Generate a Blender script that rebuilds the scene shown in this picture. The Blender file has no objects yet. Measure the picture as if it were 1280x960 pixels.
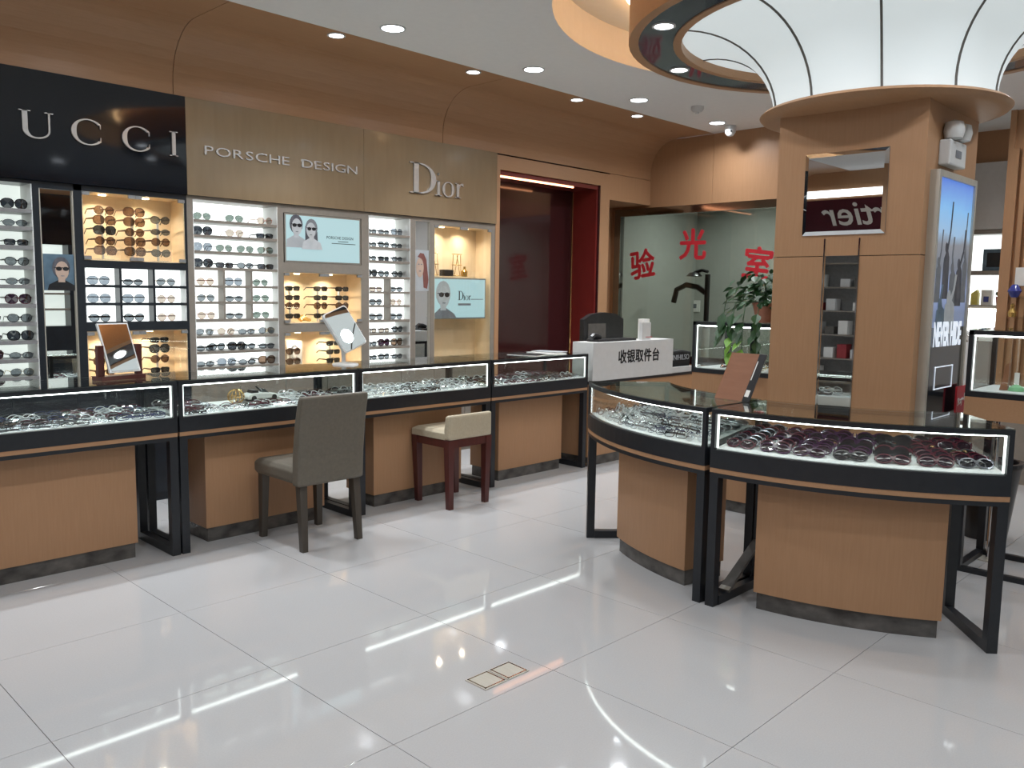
import bpy, math, random
import numpy as np
from mathutils import Matrix, Vector, Euler
from mathutils.bvhtree import BVHTree
random.seed(7)
PI = math.pi
SC = bpy.context.scene
COL = SC.collection

# ------------------------------------------------------------------ camera
F_PX, YAW, PITCH, ROLL, CAM_H = 1054.2, 0.7721, 0.10883, 0.01486, 1.504
_fw = np.array([math.cos(YAW)*math.cos(PITCH), math.sin(YAW)*math.cos(PITCH), -math.sin(PITCH)])
_r0 = np.array([math.sin(YAW), -math.cos(YAW), 0.0]); _u0 = np.cross(_r0, _fw)
_rt = math.cos(ROLL)*_r0 + math.sin(ROLL)*_u0
_up = -math.sin(ROLL)*_r0 + math.cos(ROLL)*_u0
cam = bpy.data.cameras.new('camera'); cam.sensor_width = 36; cam.lens = F_PX/1280*36
cam.clip_start = 0.05
camo = bpy.data.objects.new('camera', cam); COL.objects.link(camo)
camo.matrix_world = Matrix(((_rt[0], _up[0], -_fw[0], 0), (_rt[1], _up[1], -_fw[1], 0), (_rt[2], _up[2], -_fw[2], CAM_H), (0, 0, 0, 1)))
SC.camera = camo

# ------------------------------------------------------------------ world and exposure
w = bpy.data.worlds.new('world'); SC.world = w; w.use_nodes = True
w.node_tree.nodes['Background'].inputs[0].default_value = (0.8, 0.9, 1, 1)
w.node_tree.nodes['Background'].inputs[1].default_value = 0.3
SC.view_settings.view_transform = 'Standard'; SC.view_settings.look = 'None'
SC.view_settings.gamma = 1; SC.view_settings.use_curve_mapping = False
SC.view_settings.exposure = 0.12
LAMP_W = 10.5        # one ceiling downlight

def at(px, py, axis, val):
    d = _fw + _rt*(px-640)/F_PX - _up*(py-480)/F_PX
    o = np.array([0, 0, CAM_H]); t = (val-o[axis])/d[axis]
    return o + d*t

# ------------------------------------------------------------------ materials
MATS = {}
def principled(name, color, rough=0.5, metal=0.0, spec=0.5, emit=None, estr=0.0, coat=0.0):
    m = bpy.data.materials.new(name); m.use_nodes = True
    b = m.node_tree.nodes['Principled BSDF']
    b.inputs['Base Color'].default_value = (*color, 1); b.inputs['Roughness'].default_value = rough
    b.inputs['Metallic'].default_value = metal; b.inputs['Specular IOR Level'].default_value = spec
    b.inputs['Coat Weight'].default_value = coat; b.inputs['Coat Roughness'].default_value = 0.05
    if emit: b.inputs['Emission Color'].default_value = (*emit, 1); b.inputs['Emission Strength'].default_value = estr
    MATS[name] = m
    return m
def textured(name, c1, c2, scale, rough=0.5, spec=0.5, coat=0.0, bump=0.0, detail=3, metal=0.0, contrast=(0.3, 0.7)):
    m = principled(name, c1, rough, metal, spec, coat=coat); nt = m.node_tree; b = nt.nodes['Principled BSDF']
    tc = nt.nodes.new('ShaderNodeTexCoord'); mp = nt.nodes.new('ShaderNodeMapping'); mp.inputs['Scale'].default_value = scale
    nz = nt.nodes.new('ShaderNodeTexNoise'); nz.inputs['Scale'].default_value = 1; nz.inputs['Detail'].default_value = detail
    cr = nt.nodes.new('ShaderNodeValToRGB'); cr.color_ramp.elements[0].color = (*c1, 1); cr.color_ramp.elements[1].color = (*c2, 1)
    cr.color_ramp.elements[0].position, cr.color_ramp.elements[1].position = contrast
    nt.links.new(tc.outputs['Object'], mp.inputs[0]); nt.links.new(mp.outputs[0], nz.inputs['Vector'])
    nt.links.new(nz.outputs['Fac'], cr.inputs[0]); nt.links.new(cr.outputs[0], b.inputs['Base Color'])
    if bump:
        bp = nt.nodes.new('ShaderNodeBump'); bp.inputs['Strength'].default_value = bump; bp.inputs['Distance'].default_value = 0.002
        nt.links.new(nz.outputs['Fac'], bp.inputs['Height']); nt.links.new(bp.outputs[0], b.inputs['Normal'])
    return m
def glassy(name, tint=(1, 1, 1), gloss=(1, 1, 1), rough=0.0, ior=1.45, base=0.0):
    m = bpy.data.materials.new(name); m.use_nodes = True; nt = m.node_tree; nt.nodes.clear()
    out = nt.nodes.new('ShaderNodeOutputMaterial'); mix = nt.nodes.new('ShaderNodeMixShader')
    tr = nt.nodes.new('ShaderNodeBsdfTransparent'); tr.inputs[0].default_value = (*tint, 1)
    gl = nt.nodes.new('ShaderNodeBsdfGlossy'); gl.inputs['Color'].default_value = (*gloss, 1); gl.inputs['Roughness'].default_value = rough
    fr = nt.nodes.new('ShaderNodeFresnel'); ge = nt.nodes.new('ShaderNodeNewGeometry'); iv = nt.nodes.new('ShaderNodeMath'); iv.operation = 'MULTIPLY_ADD'
    iv.inputs[1].default_value = 1/ior-ior; iv.inputs[2].default_value = ior      # same reflectance from both sides of a thin sheet
    nt.links.new(ge.outputs['Backfacing'], iv.inputs[0]); nt.links.new(iv.outputs[0], fr.inputs[0])
    ad = nt.nodes.new('ShaderNodeMath'); ad.operation = 'ADD'; ad.inputs[1].default_value = base; ad.use_clamp = True
    nt.links.new(fr.outputs[0], ad.inputs[0]); nt.links.new(ad.outputs[0], mix.inputs[0])
    nt.links.new(tr.outputs[0], mix.inputs[1]); nt.links.new(gl.outputs[0], mix.inputs[2]); nt.links.new(mix.outputs[0], out.inputs[0])
    MATS[name] = m
    return m
def emissive(name, color, strength, base=(0.8, 0.8, 0.8)):
    return principled(name, base, 0.5, emit=color, estr=strength)

textured('wood', (0.375, 0.207, 0.108), (0.402, 0.225, 0.120), (90, 90, 6), 0.42, 0.35, detail=3, bump=0.02)
textured('wood_flat', (0.375, 0.207, 0.108), (0.402, 0.225, 0.120), (6, 90, 90), 0.42, 0.35, detail=3, bump=0.02)
textured('tile', (0.45, 0.445, 0.445), (0.48, 0.475, 0.475), (180, 180, 180), 0.05, 0.85, detail=2)
textured('joint', (0.10, 0.095, 0.09), (0.13, 0.125, 0.12), (40, 40, 40), 0.6)
textured('plaster', (0.74, 0.73, 0.71), (0.76, 0.75, 0.73), (20, 20, 20), 0.8, 0.2)
textured('plaster_glow', (0.74, 0.68, 0.56), (0.76, 0.70, 0.58), (20, 20, 20), 0.8, 0.2)  # cream tint puts the warm cove glow into the plaster colour
textured('stone', (0.035, 0.032, 0.03), (0.13, 0.12, 0.11), (9, 9, 14), 0.12, 0.5, detail=6)
textured('black_metal', (0.010, 0.012, 0.016), (0.014, 0.016, 0.02), (30, 30, 30), 0.35, 0.5)
textured('black_gloss', (0.004, 0.006, 0.009), (0.006, 0.008, 0.012), (12, 12, 12), 0.06, 0.5, coat=0.3)
textured('black_laminate', (0.012, 0.015, 0.02), (0.016, 0.02, 0.026), (12, 12, 12), 0.3, 0.4)
textured('taupe_gloss', (0.235, 0.168, 0.10), (0.25, 0.18, 0.108), (25, 25, 4), 0.14, 0.5, coat=0.1)
textured('taupe', (0.22, 0.195, 0.165), (0.24, 0.21, 0.18), (30, 30, 30), 0.4, 0.4)
textured('grey_edge', (0.20, 0.20, 0.20), (0.24, 0.24, 0.24), (30, 30, 30), 0.4, 0.4)
textured('white_laminate', (0.75, 0.76, 0.75), (0.78, 0.79, 0.78), (20, 20, 20), 0.35, 0.4)
textured('white_paint', (0.56, 0.565, 0.56), (0.59, 0.595, 0.59), (20, 20, 20), 0.4, 0.4)
textured('deck_white', (0.80, 0.82, 0.82), (0.84, 0.86, 0.86), (20, 20, 20), 0.5, 0.3)
textured('niche_beige', (0.70, 0.56, 0.38), (0.75, 0.60, 0.42), (15, 15, 15), 0.6, 0.3)
textured('letter_silver', (0.62, 0.60, 0.58), (0.68, 0.66, 0.64), (30, 30, 30), 0.25, 0.5, metal=0.6)
textured('letter_white', (0.80, 0.78, 0.74), (0.84, 0.82, 0.78), (30, 30, 30), 0.3, 0.5)
textured('leather_taupe', (0.115, 0.100, 0.078), (0.135, 0.118, 0.092), (60, 60, 60), 0.5, 0.4, bump=0.05)
textured('leather_cream', (0.42, 0.36, 0.26), (0.46, 0.40, 0.29), (60, 60, 60), 0.45, 0.4, bump=0.05)
textured('leg_grey_wood', (0.055, 0.045, 0.035), (0.07, 0.058, 0.046), (40, 40, 4), 0.4, 0.4)
textured('red_wood', (0.06, 0.014, 0.012), (0.085, 0.020, 0.016), (40, 40, 4), 0.3, 0.5)
textured('maroon_gloss', (0.034, 0.009, 0.010), (0.040, 0.011, 0.012), (8, 8, 8), 0.1, 0.5, coat=0.3)
textured('red_lacquer', (0.14, 0.015, 0.012), (0.16, 0.018, 0.014), (8, 8, 8), 0.35, 0.5)
textured('maroon_sign', (0.070, 0.008, 0.018), (0.08, 0.010, 0.020), (8, 8, 8), 0.4, 0.4)
textured('red_print', (0.46, 0.020, 0.032), (0.50, 0.026, 0.038), (8, 8, 8), 0.4, 0.4)
textured('chrome', (0.78, 0.78, 0.78), (0.82, 0.82, 0.82), (8, 8, 8), 0.08, 0.5, metal=1.0)
textured('steel', (0.50, 0.47, 0.41), (0.56, 0.53, 0.46), (120, 6, 6), 0.42, 0.5, metal=0.55)
textured('dark_steel', (0.26, 0.25, 0.24), (0.32, 0.31, 0.30), (4, 4, 4), 0.1, 0.5, metal=1.0)
textured('mirror', (0.86, 0.88, 0.88), (0.87, 0.89, 0.89), (3, 3, 3), 0.0, 0.5, metal=1.0)
textured('dark_mirror', (0.05, 0.06, 0.08), (0.055, 0.065, 0.085), (3, 3, 3), 0.06, 0.6)
textured('grey_plastic', (0.55, 0.55, 0.54), (0.6, 0.6, 0.59), (20, 20, 20), 0.4, 0.4)
textured('black_plastic', (0.012, 0.012, 0.013), (0.02, 0.02, 0.021), (20, 20, 20), 0.3, 0.5)
textured('ink_black', (0.012, 0.012, 0.014), (0.018, 0.018, 0.02), (20, 20, 20), 0.5, 0.3)
textured('ink_grey', (0.16, 0.17, 0.19), (0.2, 0.21, 0.23), (20, 20, 20), 0.5, 0.3)
textured('paper', (0.70, 0.69, 0.66), (0.74, 0.73, 0.70), (20, 20, 20), 0.6, 0.3)
textured('room_wall', (0.36, 0.37, 0.34), (0.38, 0.39, 0.36), (10, 10, 10), 0.7, 0.3)
textured('leaf', (0.012, 0.050, 0.014), (0.030, 0.10, 0.026), (30, 30, 30), 0.4, 0.5)
textured('leaf_bright', (0.20, 0.42, 0.06), (0.25, 0.5, 0.08), (30, 30, 30), 0.4, 0.5)
textured('terracotta', (0.30, 0.10, 0.06), (0.36, 0.13, 0.08), (30, 30, 30), 0.5, 0.4)
textured('brown_board', (0.24, 0.10, 0.05), (0.27, 0.115, 0.06), (8, 8, 60), 0.45, 0.4)
textured('grey_board', (0.10, 0.095, 0.085), (0.13, 0.12, 0.11), (20, 20, 20), 0.5, 0.4)
textured('skin_print', (0.42, 0.44, 0.46), (0.50, 0.52, 0.54), (20, 20, 20), 0.5, 0.3)
textured('skin_warm', (0.45, 0.33, 0.26), (0.50, 0.37, 0.30), (20, 20, 20), 0.5, 0.3)
textured('hair_print', (0.05, 0.05, 0.06), (0.12, 0.12, 0.14), (40, 40, 10), 0.5, 0.3)
textured('hair_red', (0.16, 0.06, 0.05), (0.22, 0.09, 0.08), (60, 60, 10), 0.5, 0.3)
textured('poster_blue', (0.05, 0.09, 0.13), (0.12, 0.19, 0.25), (9, 9, 9), 0.4, 0.4)
textured('poster_grey', (0.34, 0.36, 0.38), (0.44, 0.46, 0.48), (5, 5, 5), 0.4, 0.4)
textured('car_white', (0.72, 0.74, 0.72), (0.75, 0.77, 0.75), (20, 20, 20), 0.2, 0.5)
textured('gold', (0.55, 0.34, 0.10), (0.62, 0.40, 0.13), (20, 20, 20), 0.25, 0.5, metal=0.8)
textured('green_plastic', (0.22, 0.5, 0.26), (0.26, 0.55, 0.3), (20, 20, 20), 0.4, 0.4)
textured('blue_glaze', (0.03, 0.04, 0.20), (0.05, 0.06, 0.28), (20, 20, 20), 0.2, 0.5)
textured('yellow_card', (0.62, 0.55, 0.12), (0.68, 0.6, 0.16), (20, 20, 20), 0.5, 0.4)
textured('carton_red', (0.28, 0.03, 0.04), (0.34, 0.05, 0.05), (9, 9, 9), 0.5, 0.4)
glassy('glass', (0.97, 0.985, 0.975))
glassy('glass_top', (0.80, 0.84, 0.82), ior=1.5)
glassy('pane_grey', (0.70, 0.73, 0.68), rough=0.02)
glassy('lens_dark', (0.03, 0.035, 0.045), base=0.07)
glassy('lens_grey', (0.17, 0.19, 0.21), base=0.03)
glassy('lens_brown', (0.20, 0.13, 0.09), base=0.03)
glassy('lens_blue', (0.22, 0.25, 0.29), base=0.04)
glassy('lens_green', (0.16, 0.20, 0.18), base=0.04)
glassy('lens_rose', (0.42, 0.36, 0.31), base=0.03)
glassy('lens_purple', (0.03, 0.012, 0.028), base=0.10)
glassy('lens_clear', (0.88, 0.90, 0.92), base=0.05)
principled('lens_opaque', (0.010, 0.008, 0.012), 0.06, 0.0, 0.7)
principled('lens_plum', (0.022, 0.006, 0.014), 0.06, 0.0, 0.7)
principled('f_black', (0.012, 0.012, 0.014), 0.2)
principled('f_brown', (0.07, 0.032, 0.018), 0.2)
principled('f_gold', (0.50, 0.40, 0.24), 0.2, 1.0)
principled('f_silver', (0.70, 0.70, 0.72), 0.18, 1.0)
principled('f_grey', (0.16, 0.16, 0.18), 0.2, 0.6)
principled('f_red', (0.075, 0.008, 0.018), 0.2)
principled('f_rose', (0.48, 0.22, 0.16), 0.25)
principled('f_purple', (0.05, 0.015, 0.05), 0.15)
principled('f_blue', (0.02, 0.03, 0.09), 0.2)
principled('f_clear', (0.55, 0.56, 0.56), 0.2)
emissive('lit_white', (0.93, 1.0, 0.98), 1.7, (0.7, 0.7, 0.7))
emissive('lit_soft', (0.90, 1.0, 0.94), 0.75, (0.7, 0.72, 0.7))
emissive('lamp_white', (0.86, 0.93, 1.0), 12.0)
emissive('lamp_warm', (1.0, 0.82, 0.55), 10.0)
emissive('led', (0.93, 1.0, 0.97), 9.0)
emissive('led_warm', (1.0, 0.62, 0.30), 16.0)
emissive('led_orange', (1.0, 0.42, 0.20), 6.0)
emissive('trumpet', (0.88, 0.98, 1.0), 0.46, (0.45, 0.47, 0.47))
emissive('screen_cyan', (0.46, 0.72, 0.76), 0.72, (0.1, 0.1, 0.1))
emissive('screen_white', (0.85, 0.95, 1.0), 2.0, (0.2, 0.2, 0.2))
emissive('mirror_glare', (0.85, 0.95, 1.0), 25.0)
emissive('sky_window', (0.85, 0.93, 1.0), 2.5)

# lightbox picture: blue sky fading downwards to a crowd scene (printed picture, lit from behind)
def picture(name, stops, z0, z1, strength):
    m = principled(name, (0.1, 0.1, 0.1), 0.3); nt = m.node_tree; b = nt.nodes['Principled BSDF']
    tc = nt.nodes.new('ShaderNodeTexCoord'); sp = nt.nodes.new('ShaderNodeSeparateXYZ'); mr = nt.nodes.new('ShaderNodeMapRange')
    mr.inputs[1].default_value = z0; mr.inputs[2].default_value = z1
    cr = nt.nodes.new('ShaderNodeValToRGB'); e = cr.color_ramp.elements
    while len(e) < len(stops): e.new(0.5)
    for q, (p, c) in zip(e, stops): q.position = p; q.color = (*c, 1)
    nz = nt.nodes.new('ShaderNodeTexNoise'); nz.inputs['Scale'].default_value = 9; nz.inputs['Detail'].default_value = 6
    ad = nt.nodes.new('ShaderNodeMath'); ad.operation = 'MULTIPLY_ADD'; ad.inputs[1].default_value = 0.12; ad.inputs[2].default_value = -0.06
    sm = nt.nodes.new('ShaderNodeMath'); sm.operation = 'ADD'
    L = nt.links.new
    L(tc.outputs['Object'], sp.inputs[0]); L(sp.outputs['Z'], mr.inputs[0]); L(tc.outputs['Object'], nz.inputs['Vector'])
    L(nz.outputs['Fac'], ad.inputs[0]); L(mr.outputs[0], sm.inputs[0]); L(ad.outputs[0], sm.inputs[1]); L(sm.outputs[0], cr.inputs[0])
    L(cr.outputs[0], b.inputs['Emission Color']); b.inputs['Emission Strength'].default_value = strength
    return m

# ------------------------------------------------------------------ mesh helpers
BASE = {}
def base_of(o): return BASE.get(o.name, Vector((0, 0, 0)))
class MB:
    def __init__(s): s.v = []; s.f = []
    def add(s, vs, fs):
        n = len(s.v); s.v += [tuple(map(float, p)) for p in vs]; s.f += [tuple(i+n for i in q) for q in fs]; return s
    def box(s, x0, x1, y0, y1, z0, z1):
        return s.add([(x0, y0, z0), (x1, y0, z0), (x1, y1, z0), (x0, y1, z0), (x0, y0, z1), (x1, y0, z1), (x1, y1, z1), (x0, y1, z1)],
                     [(0, 3, 2, 1), (4, 5, 6, 7), (0, 1, 5, 4), (1, 2, 6, 5), (2, 3, 7, 6), (3, 0, 4, 7)])
    def prism(s, poly, a, b, plane='xy'):
        def P(u, v, h): return {'xy': (u, v, h), 'xz': (u, h, v), 'yz': (h, u, v)}[plane]
        n = len(poly)
        return s.add([P(u, v, a) for u, v in poly]+[P(u, v, b) for u, v in poly],
                     [tuple(range(n-1, -1, -1)), tuple(range(n, 2*n))]+[(i, (i+1) % n, n+(i+1) % n, n+i) for i in range(n)])
    def strip(s, A, B, a, b, plane='xz'):       # solid between two polylines, extruded a..b
        for i in range(len(A)-1): s.prism([A[i], A[i+1], B[i+1], B[i]], a, b, plane)
        return s
    def arc(s, r0, r1, a0, a1, z0, z1, n=14, c=(0, 0)):
        vs = []; fs = []
        for i in range(n+1):
            t = math.radians(a0+(a1-a0)*i/n); co, si = math.cos(t), math.sin(t)
            vs += [(c[0]+r0*co, c[1]+r0*si, z0), (c[0]+r1*co, c[1]+r1*si, z0), (c[0]+r1*co, c[1]+r1*si, z1), (c[0]+r0*co, c[1]+r0*si, z1)]
        full = abs(abs(a1-a0)-360) < 1e-6
        for i in range(n):
            p, q = 4*i, 4*(i+1)
            for k in range(4): fs.append((p+k, p+(k+1) % 4, q+(k+1) % 4, q+k))
        if not full: fs += [(3, 2, 1, 0), (4*n, 4*n+1, 4*n+2, 4*n+3)]
        return s.add(vs, fs)
    def lathe(s, prof, n=24, c=(0, 0), a0=0, a1=360):
        full = abs(a1-a0) >= 360; m = n if full else n+1; k = len(prof); vs = []; fs = []
        for i in range(m):
            t = math.radians(a0+(a1-a0)*i/n)
            vs += [(c[0]+r*math.cos(t), c[1]+r*math.sin(t), z) for r, z in prof]
        for i in range(n):
            p, q = i*k, ((i+1) % m)*k
            for j in range(k-1): fs.append((p+j, q+j, q+j+1, p+j+1))
        return s.add(vs, fs)
    def cyl(s, x, y, z0, z1, r, n=16, r1=None):
        r1 = r if r1 is None else r1; vs = []
        for i in range(n):
            t = 2*PI*i/n; vs.append((x+r*math.cos(t), y+r*math.sin(t), z0))
        for i in range(n):
            t = 2*PI*i/n; vs.append((x+r1*math.cos(t), y+r1*math.sin(t), z1))
        return s.add(vs, [tuple(range(n-1, -1, -1)), tuple(range(n, 2*n))]+[(i, (i+1) % n, n+(i+1) % n, n+i) for i in range(n)])
    def tube(s, pts, r, n=6, closed=False, r1=None):
        pts = [Vector(p) for p in pts]; k = len(pts); vs = []; fs = []; nrm = None
        for i, p in enumerate(pts):
            a = pts[(i-1) % k] if (closed or i > 0) else p; b = pts[(i+1) % k] if (closed or i < k-1) else p
            d = (b-a).normalized()
            if nrm is None: nrm = d.orthogonal().normalized()
            nrm = (nrm-d*nrm.dot(d)).normalized(); bn = d.cross(nrm)
            rr = r if r1 is None else r+(r1-r)*i/(k-1)
            vs += [tuple(p+(nrm*math.cos(2*PI*j/n)+bn*math.sin(2*PI*j/n))*rr) for j in range(n)]
        for i in range(k if closed else k-1):
            p, q = i*n, ((i+1) % k)*n
            fs += [(p+j, p+(j+1) % n, q+(j+1) % n, q+j) for j in range(n)]
        if not closed: fs += [tuple(range(n-1, -1, -1)), tuple(range((k-1)*n, k*n))]
        return s.add(vs, fs)
    def ell(s, cx, cz, rx, rz, a, b, plane='xz', n=16, rot=0.0):
        c, d = math.cos(rot), math.sin(rot)
        return s.prism([(cx+rx*math.cos(2*PI*i/n)*c-rz*math.sin(2*PI*i/n)*d, cz+rx*math.cos(2*PI*i/n)*d+rz*math.sin(2*PI*i/n)*c) for i in range(n)], a, b, plane)
    def mesh(s, name, mat, org=(0, 0, 0), smooth=False):
        me = bpy.data.meshes.new(name); me.from_pydata([(x-org[0], y-org[1], z-org[2]) for x, y, z in s.v], [], s.f); me.update()
        me.materials.append(MATS[mat])
        if smooth:
            for p in me.polygons: p.use_smooth = True
            try: me.set_sharp_from_angle(angle=math.radians(40))
            except Exception: pass
        return me
    def build(s, name, mat, parent=None, local=False, smooth=False, bevel=0.0):
        org = (0, 0, 0) if (local or parent is None) else base_of(parent)
        o = bpy.data.objects.new(name, s.mesh(name, mat, org, smooth)); COL.objects.link(o)
        if parent: o.parent = parent; BASE[o.name] = base_of(parent)
        if bevel:
            b = o.modifiers.new('bevel', 'BEVEL'); b.width = bevel; b.segments = 2; b.limit_method = 'ANGLE'
        return o
def box(*a): return MB().box(*a)
def tag(o, label, cat, group=None):
    o['label'] = label; o['category'] = cat
    if group: o['group'] = group
    return o
def thing(name, label, cat, loc=(0, 0, 0), group=None, rz=0.0):
    o = bpy.data.objects.new(name, None); COL.objects.link(o); o.location = loc; o.rotation_euler = (0, 0, rz); o.empty_display_size = 0.1
    BASE[o.name] = Vector(loc)
    return tag(o, label, cat, group)
def struct(o): o['kind'] = 'structure'; return o
def structure(name, loc=(0, 0, 0)):
    o = bpy.data.objects.new(name, None); COL.objects.link(o); o.location = loc; BASE[o.name] = Vector(loc); return struct(o)
def link(name, me, parent=None, loc=(0, 0, 0), rot=(0, 0, 0)):
    o = bpy.data.objects.new(name, me); COL.objects.link(o); o.parent = parent; o.location = loc; o.rotation_euler = rot; return o
def text_mesh(s, size, depth, mat, align='LEFT', shear=0.0, weight=0.0, res=3):
    c = bpy.data.curves.new('lettering', 'FONT'); c.body = s; c.size = size; c.extrude = depth; c.resolution_u = res
    c.align_x = align; c.shear = shear; c.offset = weight
    o = bpy.data.objects.new('lettering', c); COL.objects.link(o); bpy.context.view_layer.update()
    me = bpy.data.meshes.new_from_object(o); bpy.data.objects.remove(o); bpy.data.curves.remove(c)
    me.materials.clear(); me.materials.append(MATS[mat])
    return me
def text_on(name, s, size, depth, mat, parent, pos, rot, **k):
    me = text_mesh(s, size, depth, mat, **k)
    o = link(name, me, parent); p = Vector(pos)-base_of(parent); o.location = p; o.rotation_euler = rot
    return o
def bold(me, d):                 # heavier strokes: overlaid copies of one glyph
    V = [v.co.copy() for v in me.vertices]; Fc = [tuple(p.vertices) for p in me.polygons]; m = MB()
    for i, (dx, dy) in enumerate(((0, 0), (d, 0), (-d, 0), (0, d), (0, -d))): m.add([(v.x+dx, v.y+dy, v.z+i*0.0006) for v in V], Fc)
    return m.mesh(me.name, me.materials[0].name)
R_WALL = (PI/2, 0, 0)            # lettering on a wall facing -Y
R_BACK = (PI/2, 0, -PI/2)        # lettering on a wall facing -X

# ------------------------------------------------------------------ key dimensions
YS, XB, ZC = 5.85, 8.27, 3.25     # display-wall plane, back wall, ceiling
C0 = (5.24, 2.05)                 # axis of the column, island and ceiling ring
X0R, X1R, Y0R = -2.3, 10.2, -3.2  # room limits

# ------------------------------------------------------------------ floor
floor = struct(box(X0R, X1R+0.1, Y0R, 6.5, -0.05, -0.004).build('floor', 'joint'))
TS = 0.8; g = 0.0012
tile_me = MB().add([(g, g, -0.004), (TS-g, g, -0.004), (TS-g, TS-g, -0.004), (g, TS-g, -0.004), (g, g, -0.0003), (TS-g, g, -0.0003), (TS-g, TS-g, -0.0003), (g, TS-g, -0.0003),
                    (1.2*g, 1.2*g, 0), (TS-1.2*g, 1.2*g, 0), (TS-1.2*g, TS-1.2*g, 0), (1.2*g, TS-1.2*g, 0)],
                   [(0, 1, 5, 4), (1, 2, 6, 5), (2, 3, 7, 6), (3, 0, 4, 7), (4, 5, 9, 8), (5, 6, 10, 9), (6, 7, 11, 10), (7, 4, 8, 11), (8, 9, 10, 11)]).mesh('tile', 'tile')
for i in range(-5, 11):
    for j in range(-6, 7):
        x, y = 1.643+TS*i, 1.325+TS*j
        if x < X0R or x+TS > X1R+0.4 or y < Y0R-0.4 or y > 6.3: continue
        link('tile', tile_me, floor, (x, y, 0))

# ------------------------------------------------------------------ ceiling with round recess
CR = (5.28, 2.13)                 # ceiling ring centre
RH = 1.95
def ceiling_plate(r, c, x0, x1, y0, y1, z0, z1, n=96):
    vs = []; fs = []
    for i in range(n):
        t = 2*PI*i/n; co, si = math.cos(t), math.sin(t)
        k = min([((x1 if co > 0 else x0)-c[0])/co if abs(co) > 1e-9 else 1e9, ((y1 if si > 0 else y0)-c[1])/si if abs(si) > 1e-9 else 1e9])
        vs += [(c[0]+r*co, c[1]+r*si, z0), (c[0]+k*co, c[1]+k*si, z0), (c[0]+r*co, c[1]+r*si, z1)]
    for i in range(n):
        p, q = 3*i, 3*((i+1) % n)
        fs += [(p, q, q+1, p+1), (p, p+2, q+2, q)]
    for (cx, cy) in ((x0, y0), (x1, y0), (x1, y1), (x0, y1)):
        best = sorted(range(n), key=lambda i: (vs[3*i+1][0]-cx)**2+(vs[3*i+1][1]-cy)**2)[:2]
        vs.append((cx, cy, z0)); a, b = sorted(best)
        fs.append((3*a+1, 3*b+1, len(vs)-1))
    return MB().add(vs, fs)
ceil = struct(ceiling_plate(RH, CR, X0R, X1R+0.1, Y0R, 5.03, ZC, 3.5).build('ceiling', 'plaster'))
MB().arc(0.0, RH+0.02, 0, 360, 3.5, 3.52, 64, CR).build('recess_top', 'plaster_glow', ceil)
lit = thing('cove_light', 'warm cove light glowing inside the round ceiling recess', 'lamp', (CR[0], CR[1], 3.3))
MB().arc(1.52, 1.535, 0, 360, 3.42, 3.44, 64, CR).build('led_strip', 'led_warm', lit)

# ------------------------------------------------------------------ left wall: door niche, wood panels, cove
wl = structure('wall_left')
box(X0R, 5.76, 6.22, 6.3, 0, ZC).build('backing_wall', 'plaster', wl)
def cove_profile(off):
    P = [(YS+off, 2.815)]
    for i in range(0, 9):
        t = math.radians(90*i/8); P.append((5.5+(0.35+off)*math.cos(t), 2.9+(0.35+off)*math.sin(t)))
    P.append((5.03, 3.25+off)); return P
for xa, xb in ((X0R, 0.188), (0.188, 2.632), (2.632, 5.076), (5.076, XB)):
    A, B = cove_profile(0), cove_profile(0.015)
    MB().strip(A, B, xa+0.0025, xb-0.0025, 'yz').build('cove_panel', 'wood_flat', wl, smooth=True)
box(X0R, XB, 5.88, 6.3, 2.82, 3.24).build('cove_backing', 'stone', wl)
box(7.5, XB, YS, 6.42, 2.53, 2.81).build('recess_header', 'wood', wl)
# wood around the red niche
box(5.745, 5.80, YS-0.005, 6.25, 0, 2.80).build('niche_post', 'wood', wl)
box(7.34, 7.50, YS-0.005, 6.25, 0, 2.80).build('niche_post', 'wood', wl)
box(5.80, 7.34, YS-0.005, 6.25, 2.665, 2.80).build('niche_lintel', 'wood_flat', wl)
box(7.44, 7.50, 6.25, 6.42, 0, ZC).build('recess_return', 'wood', wl)
box(7.44, XB, 6.40, 6.46, 0, ZC).build('recess_panel', 'wood', wl)
d1 = structure('door_1', (6.57, 6.1, 0))
box(5.80, 7.34, 6.205, 6.24, 0, 2.665).build('door_panel', 'maroon_gloss', d1)
box(7.30, 7.34, 5.87, 6.205, 0, 2.665).build('jamb', 'red_lacquer', d1)
box(5.80, 7.30, 5.87, 6.205, 2.62, 2.665).build('head_jamb', 'red_lacquer', d1)
box(7.325, 7.345, 5.848, 5.87, 0, 2.665).build('edge_trim', 'maroon_gloss', d1)
box(5.82, 6.95, 5.90, 5.915, 2.605, 2.62).build('led_strip', 'led_orange', d1)
bd = MB()
for i in range(150): bd.lathe([(0.0, -0.006), (0.006, 0), (0.0, 0.006)], 4, (7.285, 6.19)); bd.v[-12:] = [(x, y, z+0.1+i*0.0168) for x, y, z in bd.v[-12:]]
o = bd.build('bead_strip', 'gold', d1); o['kind'] = 'stuff'

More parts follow.
